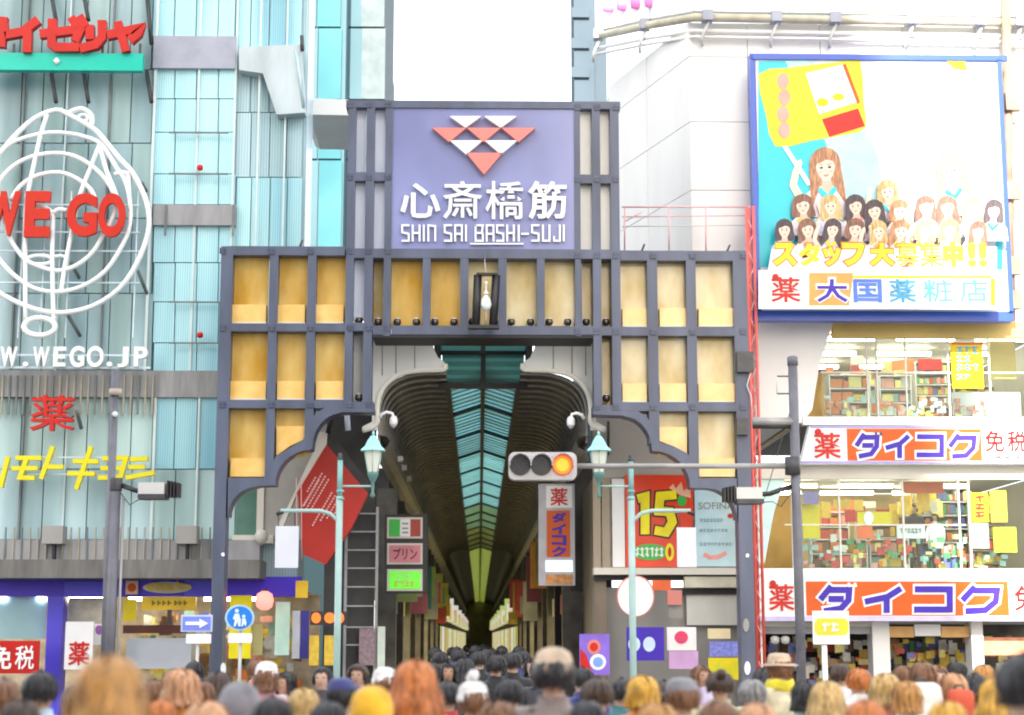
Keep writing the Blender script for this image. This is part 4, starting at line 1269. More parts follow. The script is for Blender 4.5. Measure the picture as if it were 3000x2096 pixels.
for i, (nm, lab, a, b, c, d, m) in enumerate((
        ('yellow_burst_board', 'yellow promotion board beside the street pole in the lower window', 2352, 1478, 2402, 1578, m_yellow),
        ('yellow_wave_board', 'wide yellow promotion board with a white figure in the lower window', 2512, 1500, 2612, 1540, m_yellow),
        ('red_promo_box', 'red promotion box under the wide yellow board', 2512, 1542, 2556, 1578, M('vermilion', (.80, .12, .02), .4)),
        ('pale_poster', 'pale lettered poster on the lower window centre', 2628, 1540, 2710, 1578, m_white),
        ('orange_header', 'orange header board over the tall end shelf', 2640, 1412, 2765, 1446, m_orange),
        ('red_heart_board', 'small dark red board left of the wide yellow board', 2476, 1494, 2506, 1530, m_red),
        ('yellow_hang_banner', 'yellow hanging banner with red characters by the lower window post', 2846, 1444, 2896, 1530, m_yellow),
        ('amber_hang_banner', 'amber hanging banner right of the yellow one', 2902, 1436, 2950, 1530, M('amber_board', (.85, .55, .02), .4)),
        ('white_hang_banner', 'white blank banner below the yellow hanging banner', 2846, 1534, 2896, 1606, m_white),
        ('lemon_round_board', 'pale lemon board at the far end of the lower window', 2912, 1545, 2978, 1618, M('lemon_board', (.85, .75, .0), .5)),
        ('violet_board', 'violet tilted board hanging beside the street pole', 2354, 1440, 2398, 1478, M('violet_board', (.22, .16, .40), .4)))):
    t = flatsign(nm, lab, a, b, c, d, 36.6 if i < 6 else 36.35, m, dep=.04)
    if nm == 'pale_poster':
        scribble('lettering', a + 8, b + 8, c - 8, b + 22, 6, 36.58, m_grey, t, 2.5)
    if nm in ('yellow_hang_banner',):
        scribble('lettering', a + 12, b + 8, c - 12, d - 8, 3, 36.33, m_redlt, t, 5)
    if nm == 'yellow_wave_board':
        ppoly('white_figure', pell(2545, 1518, 14, 20, 12), 36.58, .01, m_letter, t)
# shop staff seen through the lower window come with the people

shelf('long stocked shelf unit along the back of the lower shop', xat(2500, 41.2), xat(2960, 41.2), 41.2, y0_ + .05, y1_ - .6, 5, 'rows of warm coloured boxes on the long back shelf', cols=[0, 1, 5, 7, 1, 8, 2], dens=.22)
clutter('hanging price cards under the lower shop ceiling', xat(2380), xat(2980), 37.2, 40.5, y1_ - 1.0, y1_ - .4, 34, [0, 1, 7, 1, 2, 4], .14, .4)
clutter('small cards and packets along the lower window counter', xat(2350), xat(2960), 36.7, 37.1, y0_ + .0, y0_ + .8, 110, [0, 1, 2, 7, 5, 9, 4, 3], .06, .18)
shelf('long stocked shelf unit along the back of the upper shop', xat(2480, 41.2), xat(2960, 41.2), 41.2, z0 + .05, z1 - .6, 4, 'rows of pale and orange boxes on the upper back shelf', cols=[0, 1, 5, 7, 2, 2, 9], dens=.22)
clutter('hanging price cards under the upper shop ceiling', xat(2460), xat(2980), 37.4, 40.5, z1 - .9, z1 - .4, 24, [0, 1, 7, 4, 2], .12, .34)
clutter('small packets along the upper window ledge', xat(2430), xat(2960), 36.7, 37.1, z0, z0 + .6, 90, [2, 7, 5, 9, 1, 0], .06, .16)
# lower sign band over the street
SG1 = RY - .6
sb = thing('street_sign_band', 'large drugstore sign band with thick blue katakana over the street entrance', 'sign', P(2600, 1822, SG1))
pbox('board', 2214, 1692, 3120, 1818, SG1, .45, m_letter, sb)
pbox('lower_rim', 2214, 1806, 3120, 1820, SG1 - .02, .02, M('lavender_rim', (.55, .50, .78), .4), sb)
daikoku(sb, SG1, (2252, 1712, 2328, 1790), (2362, 1704, 2955, 1804), kana(2402, 2502, 1716, 1794, 'da'), kana(2532, 2642, 1718, 1796, 'i'), kana(2676, 2790, 1716, 1792, 'ko'), kana(2818, 2926, 1716, 1794, 'ku'), 18)
pstrokes('voicing_mark', [[(2486, 1708), (2490, 1720)], [(2504, 1708), (2508, 1720)]], 7, SG1 - .05, .01, m_letter, sb)
ptext('character', '免', 2972, 1716, 3040, 1790, SG1 - .02, .015, m_rose, sb, bold=.012)

# ground floor under it
gz = zat(1820, RY)
for a, c in ((2556, 2606), (2846, 2880), (2214, 2240)):
    x0, x1 = P(a, 1950, RY).x, P(c, 1950, RY).x
    box('pillar', x0, x1, RY - .1, RY + .4, 0, gz, m_tile, rbld)
box('entrance_back', xat(2214), XR, RY + 3.5, RY + 3.6, 0, gz, M('entrance_dark', (.08, .07, .055), .7, var=.5, scale=2), rbld)
box('entrance_ceiling', xat(2214), XR, RY + .1, RY + 3.5, gz - .06, gz, m_grey, rbld)
box('entrance_side', xat(2214) - .1, xat(2214), RY + .4, RY + 3.5, 0, gz, m_darkwall, rbld)
pbox('shutter_box', 2240, 1836, 2556, 1858, RY, .25, M('steel_grey', (.28, .29, .31), .4), rbld)
pbox('transom', 2240, 1822, 2556, 1836, RY - .02, .25, m_cream, rbld)
m_tanb = M('tan_board', (.68, .38, .12), .5)
for i, (a, c) in enumerate(((2606, 2678), (2758, 2846))):
    t = flatsign('tan_header_board', ['tan header board left of the pale one over the entrance', 'tan header board right of the pale one over the entrance'][i], a, 1836, c, 1868, RY + .05, m_tanb, 'board')
t = flatsign('pale_header_board', 'pale header board between two tan ones over the entrance', 2680, 1830, 2756, 1864, RY + .02, m_white, 'board')
t = flatsign('salmon_awning', 'salmon and orange goods hung at the far entrance edge', 2882, 1868, 3010, 1920, RY + .1, M('salmon_cloth', (.70, .28, .16), .6, var=.2, scale=5), 'awning')
clutter('hanging packets inside the street entrance', xat(2250), xat(3000), RY + .8, RY + 2.4, .6, gz - .3, 220, [0, 1, 2, 4, 7, 8, 6], .08, .26)
goods('dim shelves of goods inside the street entrance', xat(2610), xat(2840), RY + 2.6, .1, 1.9, 5, dens=.14, cols=[8, 3, 6, 1, 2])
goods('dim shelves of goods behind the yellow stand sign', xat(2250), xat(2550), RY + 2.6, .1, 1.9, 5, dens=.14, cols=[8, 6, 4, 2])
for k, px in enumerate((2270, 2300)):
    q = P(px, 1872, RY - .05)
    tag(lathe('ceiling_lamp', [(.02, -.12), (.09, -.08), (.1, .02), (.04, .06)], q, m_palegrey, None, 10), ['pale round lamp next to the gate post under the shutter box', 'pale round lamp nearer the street pole under the shutter box'][k], 'lamp', 'lamps under the shutter box')

# ------------------------------------------------------------------ the big billboard
BY = 35.2
bb = thing('billboard', 'big square billboard with a blue frame, cyan ground, waving flag and rows of women', 'billboard', P(2577, 940, BY))
m_frame = M('blue_frame', (.02, .08, .46), .3, var=.05)
m_poster = M('poster_white', (.62, .70, .72), .35, var=.03)
m_postcyan = M('poster_cyan', (.0, .50, .60), .35, var=.03)
pbox('backing', 2206, 160, 2950, 940, BY + .02, .3, m_frame, bb)
for a, b, c, d in ((2204, 160, 2952, 176), (2204, 912, 2952, 940), (2206, 176, 2220, 912), (2940, 176, 2952, 912)):
    pbox('frame_side', a, b, c, d, BY - .05, .08, m_frame, bb)
pbox('poster', 2222, 178, 2938, 912, BY + .0, .015, m_poster, bb)
LK = [0]
def lay():
    LK[0] += 1
    return BY - .002 - LK[0] * .0015
def pr(name, pp, m): return ppoly(name, pp, lay(), .001, m, bb)
pr('cyan_ground', [(2222, 180), (2300, 178), (2420, 420), (2440, 520), (2420, 600), (2340, 700), (2290, 780), (2222, 785)], m_postcyan)
pr('pale_sweep', [(2300, 178), (2380, 178), (2560, 420), (2600, 560), (2480, 640), (2340, 700), (2420, 600), (2440, 520), (2420, 420)], M('pale_cyan_print', (.40, .68, .74), .4))
pr('cyan_edge', [(2938, 560), (2938, 800), (2905, 800), (2920, 700)], m_postcyan)
pr('flag', smooth_path([(2222, 218), (2300, 200), (2400, 188), (2460, 182), (2520, 178), (2530, 300), (2536, 375), (2480, 395), (2380, 412), (2272, 430), (2245, 340)], 2, True), M('flag_yellow', (.74, .60, .0), .4))
pr('flag_panel', [(2360, 215), (2468, 190), (2510, 300), (2400, 335)], m_letter)
pr('flag_red_edge', [(2468, 190), (2478, 188), (2520, 300), (2512, 306)], m_orange)
pr('flag_red_field', [(2408, 350), (2514, 318), (2534, 370), (2430, 402)], m_redlt)
for k in range(4):
    pr('flag_mark', pell(2294 + (k % 2) * 4, 238 + k * 48, 18, 24, 10), M('rose_print', (.80, .35, .28), .5))
pr('flag_caption', [(2388, 268), (2466, 244), (2470, 256), (2392, 282)], m_palegrey)
pr('flag_caption', pell(2410, 300, 18, 12, 10), m_yellow); pr('flag_caption', pell(2456, 284, 18, 10, 10), m_yellow)
pr('flag_pole', [(2292, 430), (2306, 428), (2378, 540), (2366, 545)], m_letter)
pr('corner_flag', [(2764, 172), (2826, 174), (2834, 206), (2796, 200)], m_yellow)
m_hairs = [M('hair_print_%d' % i, c, .5, var=.55, scale=34, streak=.15) for i, c in enumerate(((.20, .09, .06), (.42, .20, .10), (.06, .04, .05), (.55, .38, .16)))]
prg = random.Random(4)
def woman(cx, cy, r, hair, dress, arm=None, long=1.):
    tl, sq = prg.uniform(-.16, .16), prg.uniform(.9, 1.08)
    def T(pp):
        return [(cx + (x - cx) * sq * math.cos(tl) - (y - cy) * math.sin(tl), cy + (x - cx) * math.sin(tl) + (y - cy) * math.cos(tl)) for x, y in pp]
    pr('dress', [(cx - r * 1.7, cy + r * 3.6), (cx - r * 1.5, cy + r * 2.1), (cx - r * .5, cy + r * 1.25), (cx + r * .5, cy + r * 1.25), (cx + r * 1.5, cy + r * 2.1), (cx + r * 1.7, cy + r * 3.6)], dress)
    if prg.random() < .45:
        s_ = prg.choice((-1, 1))
        pr('arm', smooth_path([(cx + s_ * r * 1.3, cy + r * 2.3), (cx + s_ * r * 2.0, cy + r * 1.3), (cx + s_ * r * 1.6, cy - r * .2), (cx + s_ * r * 1.95, cy - r * .3), (cx + s_ * r * 2.5, cy + r * 1.4), (cx + s_ * r * 1.5, cy + r * 2.9)], 2, True), m_skinp)
    pr('hair', smooth_path(T([(cx - r * 1.25, cy + r * 1.7 * long), (cx - r * 1.25, cy + r * .4), (cx - r * 1.0, cy - r * .8), (cx, cy - r * 1.32), (cx + r * 1.0, cy - r * .8), (cx + r * 1.2, cy + r * .4), (cx + r * 1.35, cy + r * 1.7 * long), (cx + r * .55, cy + r * 1.5), (cx - r * .55, cy + r * 1.4)]), 2, True), hair)
    pr('neck', T([(cx - r * .3, cy + r * .7), (cx + r * .3, cy + r * .7), (cx + r * .45, cy + r * 1.6), (cx, cy + r * 1.9), (cx - r * .45, cy + r * 1.6)]), m_skinsh)
    pr('face', T([(cx + r * .72 * math.cos(a) * (1 - .18 * max(0, math.sin(a))), cy + r * .1 + r * .98 * math.sin(a)) for a in [2 * math.pi * k / 18 for k in range(18)]]), m_skinp)
    pr('fringe', T([(cx - r * .86, cy + r * .25), (cx - r * .75, cy - r * .7), (cx, cy - r * 1.1), (cx + r * .75, cy - r * .7), (cx + r * .86, cy + r * .25), (cx + r * .55, cy - r * .30), (cx + r * .1, cy - r * .42), (cx - r * .35, cy - r * .22), (cx - r * .6, cy - r * .2)]), hair)
    for s in (-1, 1):
        pr('eyebrow', T([(cx + s * r * .14, cy - r * .1), (cx + s * r * .46, cy - r * .14), (cx + s * r * .46, cy - r * .08), (cx + s * r * .14, cy - r * .04)]), hair)
        pr('eye', T(pell(cx + s * r * .31, cy + r * .12, r * .13, r * .085, 8)), m_hairs[2])
        pr('cheek', T(pell(cx + s * r * .42, cy + r * .42, r * .16, r * .11, 8)), m_cheek)
    pr('nose', T([(cx - r * .05, cy + r * .16), (cx + r * .08, cy + r * .4), (cx - r * .06, cy + r * .42)]), m_skinsh)
    pr('mouth', T([(cx - r * .24, cy + r * .58), (cx, cy + r * .62), (cx + r * .24, cy + r * .58), (cx + r * .1, cy + r * .74), (cx - r * .1, cy + r * .74)]), m_pink)
    pr('collar', T([(cx - r * .5, cy + r * 1.45), (cx, cy + r * 2.0), (cx + r * .5, cy + r * 1.45), (cx + r * .75, cy + r * 1.7), (cx, cy + r * 2.5), (cx - r * .75, cy + r * 1.7)]), prg.choice((m_cyan, m_pink, m_yellow, dress)))
m_skinsh, m_cheek = M('skin_print_b', (.72, .46, .35), .5, var=.08), M('cheek_print', (.82, .48, .40), .5, var=.05)
dress1, dress2 = M('dress_print', (.74, .66, .70), .5, var=.16, scale=16), M('dress_print_b', (.62, .60, .74), .5, var=.16, scale=16)
woman(2418, 486, 42, m_hairs[1], dress1, long=1.7)
woman(2785, 496, 38, m_hairs[3], dress1, long=1.4)
woman(2600, 560, 26, m_hairs[3], dress2, long=1.4)
for i, (cx, cy) in enumerate(((2352, 606), (2430, 600), (2500, 604), (2562, 612), (2634, 616), (2706, 608), (2776, 602), (2848, 606), (2906, 620))):
    woman(cx + (i % 3) * 3, cy + (i * 7) % 11 - 5, 25, m_hairs[(i * 3 + i // 3) % 4], (dress1, dress2)[i % 2], long=.8 + .3 * (i % 4))
for i, (cx, cy) in enumerate(((2298, 676), (2366, 670), (2440, 674), (2506, 668), (2574, 678), (2640, 672), (2712, 676), (2782, 668), (2866, 678))):
    woman(cx, cy + (i * 5) % 9 - 4, 24, m_hairs[(i * 2 + 2 + i // 4) % 4], (dress2, dress1)[i % 2], long=.7 + .35 * (i % 3))
pr('slogan_ground', [(2260, 730), (2920, 724), (2920, 790), (2250, 792)], m_poster)
m_slog = M('slogan_orange', (.55, .13, .0), .4)
Yl = lay()
for ch, a, c in (('ス', 2264, 2334), ('タ', 2338, 2404), ('ッ', 2410, 2464), ('フ', 2468, 2534), ('大', 2548, 2620), ('募', 2626, 2692), ('集', 2698, 2760), ('中', 2766, 2820), ('!', 2838, 2856), ('!', 2870, 2888)):
    b = 712 if ch != 'ッ' else 724
    ptext('slogan_outline', ch, a - 4, b - 4, c + 4, 784, Yl, .001, m_slog, bb, bold=.10 if ch in 'スタッフ大中!' else .012)
    ptext('slogan', ch, a, b, c, 780, Yl - .004, .001, M('slogan_yellow', (.80, .60, .0), .4), bb, bold=.055 if ch in 'スタッフ大中!' else .004)
for k in range(4): lay()
pr('name_ground', [(2222, 792), (2938, 792), (2938, 906), (2222, 906)], m_letter)
pr('name_field', [(2370, 800), (2500, 800), (2488, 896), (2370, 896)], M('name_orange', (.80, .30, .06), .4))  # orange stops partway: the sun's wash over the field is painted in
pr('name_field', [(2500, 808), (2905, 808), (2905, 816), (2498, 816)], m_yellow)
pr('name_field', [(2902, 816), (2916, 816), (2916, 896), (2902, 896)], m_yellow)
Yl = lay()
ptext('character', '薬', 2258, 812, 2346, 886, Yl, .001, m_redlt, bb, bold=.016)
ppoly('red_ball', pell(2272, 812, 10, 10, 12), Yl - .006, .001, m_red, bb)
ptext('character_outline', '大', 2384, 812, 2492, 890, Yl - .004, .001, m_letter, bb, bold=.09)
for ch, a, c, m in (('大', 2392, 2484, m_blue), ('国', 2500, 2584, M('sunwashed_blue', (.05, .16, .70), .4)), ('薬', 2604, 2686, m_bl2), ('粧', 2704, 2792, m_bl2), ('店', 2812, 2894, m_bl2)):  # blues pale towards the right, painting the sun's wash into the ink
    ptext('character', ch, a, 818, c, 886, Yl - .012, .001, m, bb, bold=.025 if ch in '大国' else .014)
# mast beside the billboard
t = thing('rusty_mast', 'brownish mast standing at the outer side of the billboard', 'mast', (P(2945, 1865, 35.9).x, 35.6, P(2945, 940, 35.6).z))
a, b = P(2962, 940, 35.6), P(2946, -60, 35.6)
tube('pole', [a, b], .10, M('rust_brown', (.35, .24, .16), .6, var=.3), t, 8)
for py in (300, 560, 780, 880):
    q = P(2962, py, 35.5)
    box('bracket', q.x - .14, q.x + .2, 35.4, 35.6, q.z - .2, q.z + .2, M('rust_brown'), t)
# red neon truss beside the gate
t = thing('red_truss', 'slim red lattice mast beside the gate right post', 'mast', (P(2215, 1865, 34.9).x, 34.9, 0))
m_rt = M('red_truss_paint', (.75, .12, .10), .35, var=.1)
xa, xb = P(2203, 1300, 34.9).x, P(2224, 1300, 34.9).x
zt = P(2210, 605, 34.9).z
for x, y in ((xa, 34.9), (xb, 34.9), ((xa + xb) / 2, 35.05)):
    tube('chord', [(x, y, 0), (x, y, zt)], .034, m_rt, t, 6)
z = .4; k = 0
while z < zt - .4:
    a, b = (xa, xb) if k % 2 else (xb, xa)
    tube('lacing', [(a, 34.9, z), (b, 34.9, z + .36)], .014, M('truss_pink', (.75, .4, .38), .4), t, 5)
    z += .36; k += 1

# ------------------------------------------------------------------ wall and posters seen under the gate's right arch
WY = 37.0
wb = thing('corner_wall', 'cream corner wall with poster bay seen under the right arch', 'wall', (P(1950, 1865, WY).x, WY, 0))
pbox('upper_wall', 1738, 1195, 2212, 1400, WY, .3, M('beige_wall', (.46, .43, .38), .6, var=.08, scale=1.5), wb)
pbox('poster_bay', 1740, 1400, 2212, 1668, WY + .05, .3, m_cream, wb)
pbox('bay_ledge', 1740, 1664, 2212, 1684, WY - .35, .5, m_cream, wb)
pbox('dark_gap', 1740, 1684, 2212, 1700, WY - .1, .3, m_darkwall, wb)
pbox('fascia', 2005, 1690, 2180, 1722, WY - .25, .2, M('cream_fascia', (.60, .58, .46), .5), wb)
pbox('lower_wall', 1740, 1722, 2212, 2120, WY + .3, .2, m_grey, wb)
pbox('shutter', 2012, 1742, 2168, 1832, WY + .1, .1, M('white_shutter', (.72, .73, .68), .4, var=.04), wb)
pbox('shutter_box', 2005, 1726, 2170, 1742, WY, .25, m_darkwall, wb)
xw = P(1742, 1500, WY).x
box('arcade_flank', xw - .02, xw + .25, WY + .05, WY + 4, 0, 5.4, M('brown_flank', (.20, .16, .12), .6, var=.2, scale=2, streak=.2), wb)
for k, (a, c) in enumerate(((1738, 1760), (1764, 1786))):
    pbox('pilaster_strip', a, 1400, c, 1690, WY - .08, .1, M('brown_strip', (.30, .25, .18), .5, var=.2, streak=.2), wb)
tube('drain', [P(1782, 1235, WY - .1), P(1782, 1330, WY - .1), P(1770, 1350, WY - .1)], .03, m_black, wb, 6)
t = flatsign('white_strip_poster', 'tall white strip left of the red number poster', 1794, 1404, 1830, 1662, WY - .12, m_white)
t = flatsign('red_number_poster', 'red poster with big yellow 15 and a green oval below', 1832, 1392, 2032, 1662, WY - .1, M('poster_red', (.78, .05, .01), .35, var=.1))
m_pyel = M('poster_yellow', (.88, .75, .0), .4)
def thick(ss, w, nm):
    pstrokes(nm + '_outline', ss, w + 9, WY - .115, .01, m_black, t, cap=4)
    pstrokes(nm, ss, w, WY - .135, .01, m_pyel, t)
thick([[(1868, 1462), (1890, 1456), (1890, 1566)]], 26, 'digit')
thick([[(1982, 1450), (1934, 1454), (1930, 1498), (1962, 1500), (1970, 1530), (1952, 1560), (1918, 1554)]], 26, 'digit')
ppoly('green_oval', pell(1905, 1618, 52, 24, 18), WY - .12, .012, m_green, t)
scribble('lettering', 1862, 1604, 1946, 1632, 6, WY - .13, m_letter, t, 4)
ppoly('zero_ring', pell(1962, 1618, 13, 26, 16), WY - .135, .01, m_pyel, t)
ppoly('zero_hole', pell(1962, 1618, 5, 15, 12), WY - .14, .01, m_red, t)
ppoly('green_leaf', pell(1998, 1468, 14, 16, 10), WY - .12, .012, m_green, t)
ppoly('white_burst', [(1960, 1430), (1972, 1418), (1980, 1432), (1996, 1412), (2004, 1440), (2020, 1420), (2024, 1460), (1990, 1450)], WY - .125, .01, M('peach_print', (.85, .45, .3), .4), t)
t = flatsign('cosmetics_poster', 'pale blue cosmetics poster with dark capital letters', 2036, 1404, 2166, 1660, WY - .06, M('pale_blue_poster', (.52, .74, .80), .35, var=.08))
ptext('lettering', 'SOFINA', 2046, 1472, 2150, 1492, WY - .075, .01, m_grey, t)
for y, ln in ((1520, 70), (1550, 84), (1590, 96)):
    scribble('lettering', 2050, y, 2050 + ln, y + 9, int(ln / 10), WY - .075, M('pale_teal_ink', (.25, .45, .50), .5), t, 1.8)
ppoly('red_dot', pell(2140, 1512, 9, 7, 10), WY - .075, .01, m_redlt, t)
pstrokes('script', [[(2062, 1624), (2080, 1634), (2104, 1632), (2128, 1620)]], 12, WY - .075, .01, M('coral_ink', (.85, .35, .3), .5), t)
# lower shop signs right of the arcade
t = thing('round_white_sign', 'large round white sign behind the green lamp post', 'sign', P(1862, 1830, 35.6))
ppoly('disc', pell(1862, 1748, 52, 58, 24), 35.6, .12, m_white, t)
ppoly('rim', pell(1862, 1748, 56, 62, 24), 35.64, .05, m_pink, t)
for nm, lab, a, b, c, d, Y, m in (
        ('red_strip_sign', 'short bright red sign right of the round white sign', 1912, 1700, 1966, 1730, 36.2, M('vermilion')),
        ('salmon_box_sign', 'salmon box sign under the short red sign', 1955, 1730, 1998, 1772, 36.1, m_pink),
        ('grey_stand_board', 'grey board below the salmon box sign', 1958, 1774, 2000, 1812, 36.2, m_grey),
        ('blue_square_sign', 'deep blue square sign with two pale discs', 1836, 1838, 1946, 1936, 35.4, m_blue),
        ('swirl_sign', 'violet and red sign with bright discs at the arcade corner', 1698, 1858, 1786, 1978, 35.0, M('violet_sign', (.22, .12, .60), .4)),
        ('white_red_sign', 'white sign with a crimson disc beside the deep blue square', 1954, 1838, 2040, 1906, 35.5, m_white),
        ('lilac_sign', 'lilac sign under the crimson disc sign', 1960, 1908, 2046, 1960, 35.5, M('lilac_board', (.58, .35, .62), .5)),
        ('cream_plate_sign', 'small cream plate under the white shutter', 2074, 1842, 2140, 1872, 36.0, M('cream_board', (.80, .68, .40), .5)),
        ('periwinkle_sign', 'periwinkle lettered sign below the cream plate', 2078, 1880, 2168, 1924, 35.8, M('periwinkle', (.22, .25, .70), .5, var=.3, scale=14)),
        ('lime_yellow_sign', 'lime yellow sign beside the gate right post foot', 2076, 1928, 2172, 1992, 35.6, M('lime_board', (.75, .80, .02), .5, var=.2, scale=4, col2=(.85, .6, .0)))):
    t = flatsign(nm, lab, a, b, c, d, Y, m)
    if nm == 'blue_square_sign':
        for px in (1858, 1902):
            ppoly('disc', pell(px, 1888, 18, 22, 14), Y - .01, .01, M('pale_blue_disc', (.55, .68, .85), .4), t)
    if nm == 'swirl_sign':
        ppoly('white_disc', pell(1740, 1896, 20, 22, 14), Y - .01, .01, m_pink, t)
        ppoly('red_disc', pell(1740, 1896, 12, 13, 14), Y - .02, .01, m_redlt, t)
        ppoly('pale_disc', pell(1752, 1940, 24, 24, 14), Y - .01, .01, m_white, t)
        ppoly('blue_disc', pell(1752, 1940, 15, 15, 14), Y - .02, .01, M('sky_disc', (.2, .35, .8), .4), t)
        ppoly('red_field', [(1700, 1900), (1718, 1920), (1736, 1978), (1700, 1978)], Y - .008, .006, m_redlt, t)
    if nm == 'white_red_sign':
        ppoly('crimson_disc', pell(1996, 1868, 20, 19, 14), Y - .01, .01, M('crimson', (.70, .03, .12), .4), t)
# yellow stand sign before the drugstore
SY2 = 30.5
t = thing('yellow_stand_sign', 'yellow and white sign on a thin white post before the drugstore entrance', 'sign', (P(2418, 1865, SY2).x, SY2, 0))
x = P(2418, 1900, SY2).x
box('post', x - .045, x + .045, SY2 + .06, SY2 + .14, 0, P(2418, 1890, SY2).z, m_white, t)
pbox('board', 2382, 1790, 2488, 1888, SY2, .06, m_letter, t)
ppoly('yellow_field', [(2386, 1824), (2396, 1812), (2476, 1812), (2486, 1824), (2486, 1852), (2476, 1862), (2396, 1862), (2386, 1852)], SY2 - .01, .01, M('amber_board'), t)
scribble('lettering', 2410, 1826, 2462, 1850, 2, SY2 - .02, m_letter, t, 5)
# vertical drugstore sign in the arcade mouth and the three boxes opposite
VY = 38.3
t = thing('vertical_drugstore_sign', 'tall vertical drugstore sign hanging under the traffic light', 'sign', P(1630, 1716, VY))
pbox('casing', 1578, 1418, 1684, 1716, VY, .35, M('sign_casing', (.45, .45, .50), .4), t)
pbox('top_field', 1600, 1424, 1676, 1488, VY - .02, .02, m_letter, t)
ptext('character', '薬', 1612, 1430, 1664, 1482, VY - .035, .012, m_redlt, t, bold=.016)
pbox('middle_field', 1602, 1496, 1670, 1632, VY - .02, .02, m_orange, t)
for k, ch in enumerate('ダイコク'):
    ptext('letter', ch, 1616, 1502 + k * 33, 1660, 1532 + k * 33, VY - .035, .012, M('blue_print'), t, bold=.05)
pbox('pale_field', 1598, 1642, 1678, 1676, VY - .02, .02, M('pale_cyan_board', (.62, .78, .82), .4, emit=.25), t)
pbox('lower_field', 1600, 1684, 1678, 1712, VY - .02, .02, M('rust_board', (.55, .25, .08), .5, var=.4, scale=8), t)
LY2 = 38.0
tb = thing('stacked_box_sign', 'dark stand of three framed light boxes, tricolour, pink and green', 'sign', P(1185, 1735, LY2))
pbox('casing', 1126, 1508, 1252, 1738, LY2, .4, m_darkwall, tb)
for b, d in ((1516, 1578), (1592, 1654), (1668, 1732)):
    pbox('box_frame', 1134, b, 1238, d, LY2 - .03, .03, m_cream, tb)
pbox('green_field', 1140, 1522, 1172, 1572, LY2 - .045, .015, m_green, tb)
pbox('white_field', 1172, 1522, 1202, 1572, LY2 - .045, .015, m_white, tb)
pbox('red_field', 1202, 1522, 1232, 1572, LY2 - .045, .015, M('brick_print', (.42, .06, .04), .5), tb)
for y in (1532, 1546, 1558):
    pbox('caption', 1178, y, 1196, y + 5, LY2 - .055, .01, m_grey, tb)
pbox('pink_field', 1140, 1598, 1232, 1648, LY2 - .045, .015, M('pink_board', (.62, .22, .26), .5), tb)
ptext('lettering', 'プリン', 1152, 1606, 1222, 1640, LY2 - .06, .012, M('dark_ink', (.14, .03, .04), .5), tb, bold=.02)
pbox('lime_field', 1140, 1674, 1232, 1726, LY2 - .045, .015, M('lit_green', (.12, .62, .04), .4, emit=.2), tb)
scribble('lettering', 1164, 1682, 1206, 1700, 2, LY2 - .06, M('pale_lime', (.6, .85, .4), .4), tb, 3)
scribble('lettering', 1156, 1704, 1216, 1718, 4, LY2 - .06, M('amber_ink', (.65, .50, .08), .5), tb, 3)

clutter('goods and cards inside the blue shopfront', P(350, 1865, SY).x, P(860, 1865, SY).x, SY + .9, SY + 2.7, .3, 2.5, 190, [2, 1, 7, 0, 9, 5, 6, 2, 8])
# ------------------------------------------------------------------ traffic light on its pole
TY = 26.0
m_pole = M('dark_pole_paint', (.13, .13, .155), .45, var=.2, scale=4)
def pole(par, px, ptop, Y, r, mat, name='pole', pbot=None):
    a = P(px, ptop, Y); 
    return tube(name, [(a.x, Y, 0), (a.x, Y, a.z)], r, mat, par, 12)
tl = thing('traffic_light', 'horizontal traffic light glowing orange red on a long arm from a dark pole', 'traffic light', (P(2325, 1300, TY).x, TY, 0))
pole(tl, 2322, 1062, TY, .075, m_pole)
lathe('pole_cap', [(.085, -.05), (.085, .08), (.05, .1)], P(2322, 1062, TY), m_pole, tl, 12)
xa = P(2322, 1300, TY).x
tube('arm', [P(1690, 1366, TY), P(2322, 1366, TY)], .042, M('grey_arm', (.34, .33, .32), .4, metal=.3), tl, 8)
lathe('arm_collar', [(.12, -.14), (.12, .14)], P(2322, 1366, TY), m_dark, tl, 10)
tube('stay_wire', [P(2322, 1180, TY), P(2240, 1460, TY)], .006, m_dark, tl, 4)
tube('crossbar', [P(2205, 1236, TY), P(2322, 1236, TY)], .07, M('grey_arm'), tl, 8)
tube('crossbar_band', [P(2205, 1250, TY - .01), P(2322, 1250, TY - .01)], .035, m_black, tl, 8)
for py in (1103, 1154):
    tube('step_rung', [P(2276, py, TY), P(2322, py, TY)], .012, m_dark, tl, 6)
tube('step_side', [P(2276, 1103, TY), P(2276, 1154, TY)], .010, m_palegrey, tl, 6)
# lamp head
HY = TY - .12
x0, x1, z0, z1 = rect(1490, 1325, 1690, 1406, HY)
def rounded(x0, x1, z0, z1, r, n=5):
    pts = []
    for cx, cz, a0 in ((x1 - r, z1 - r, 0), (x0 + r, z1 - r, 90), (x0 + r, z0 + r, 180), (x1 - r, z0 + r, 270)):
        for i in range(n + 1):
            w = R(a0 + 90 * i / n)
            pts.append((cx + r * math.cos(w), cz + r * math.sin(w)))
    return pts
m_head = M('signal_housing', (.48, .46, .47), .35, var=.08)
hd_ = extr('lamp_head', rounded(x0, x1, z0, z1, .1), HY, HY + .25, m_head, tl)
m_off = M('unlit_lens', (.05, .052, .055), .2, var=.2, scale=20)
m_onl = M('amber_lens', (.8, .12, .01), .3, emit=.5, ecol=(1, .13, .01), var=.05)
m_onc = M('amber_lens_core', (.8, .2, .02), .3, emit=.7, ecol=(1, .22, .012), var=.05)
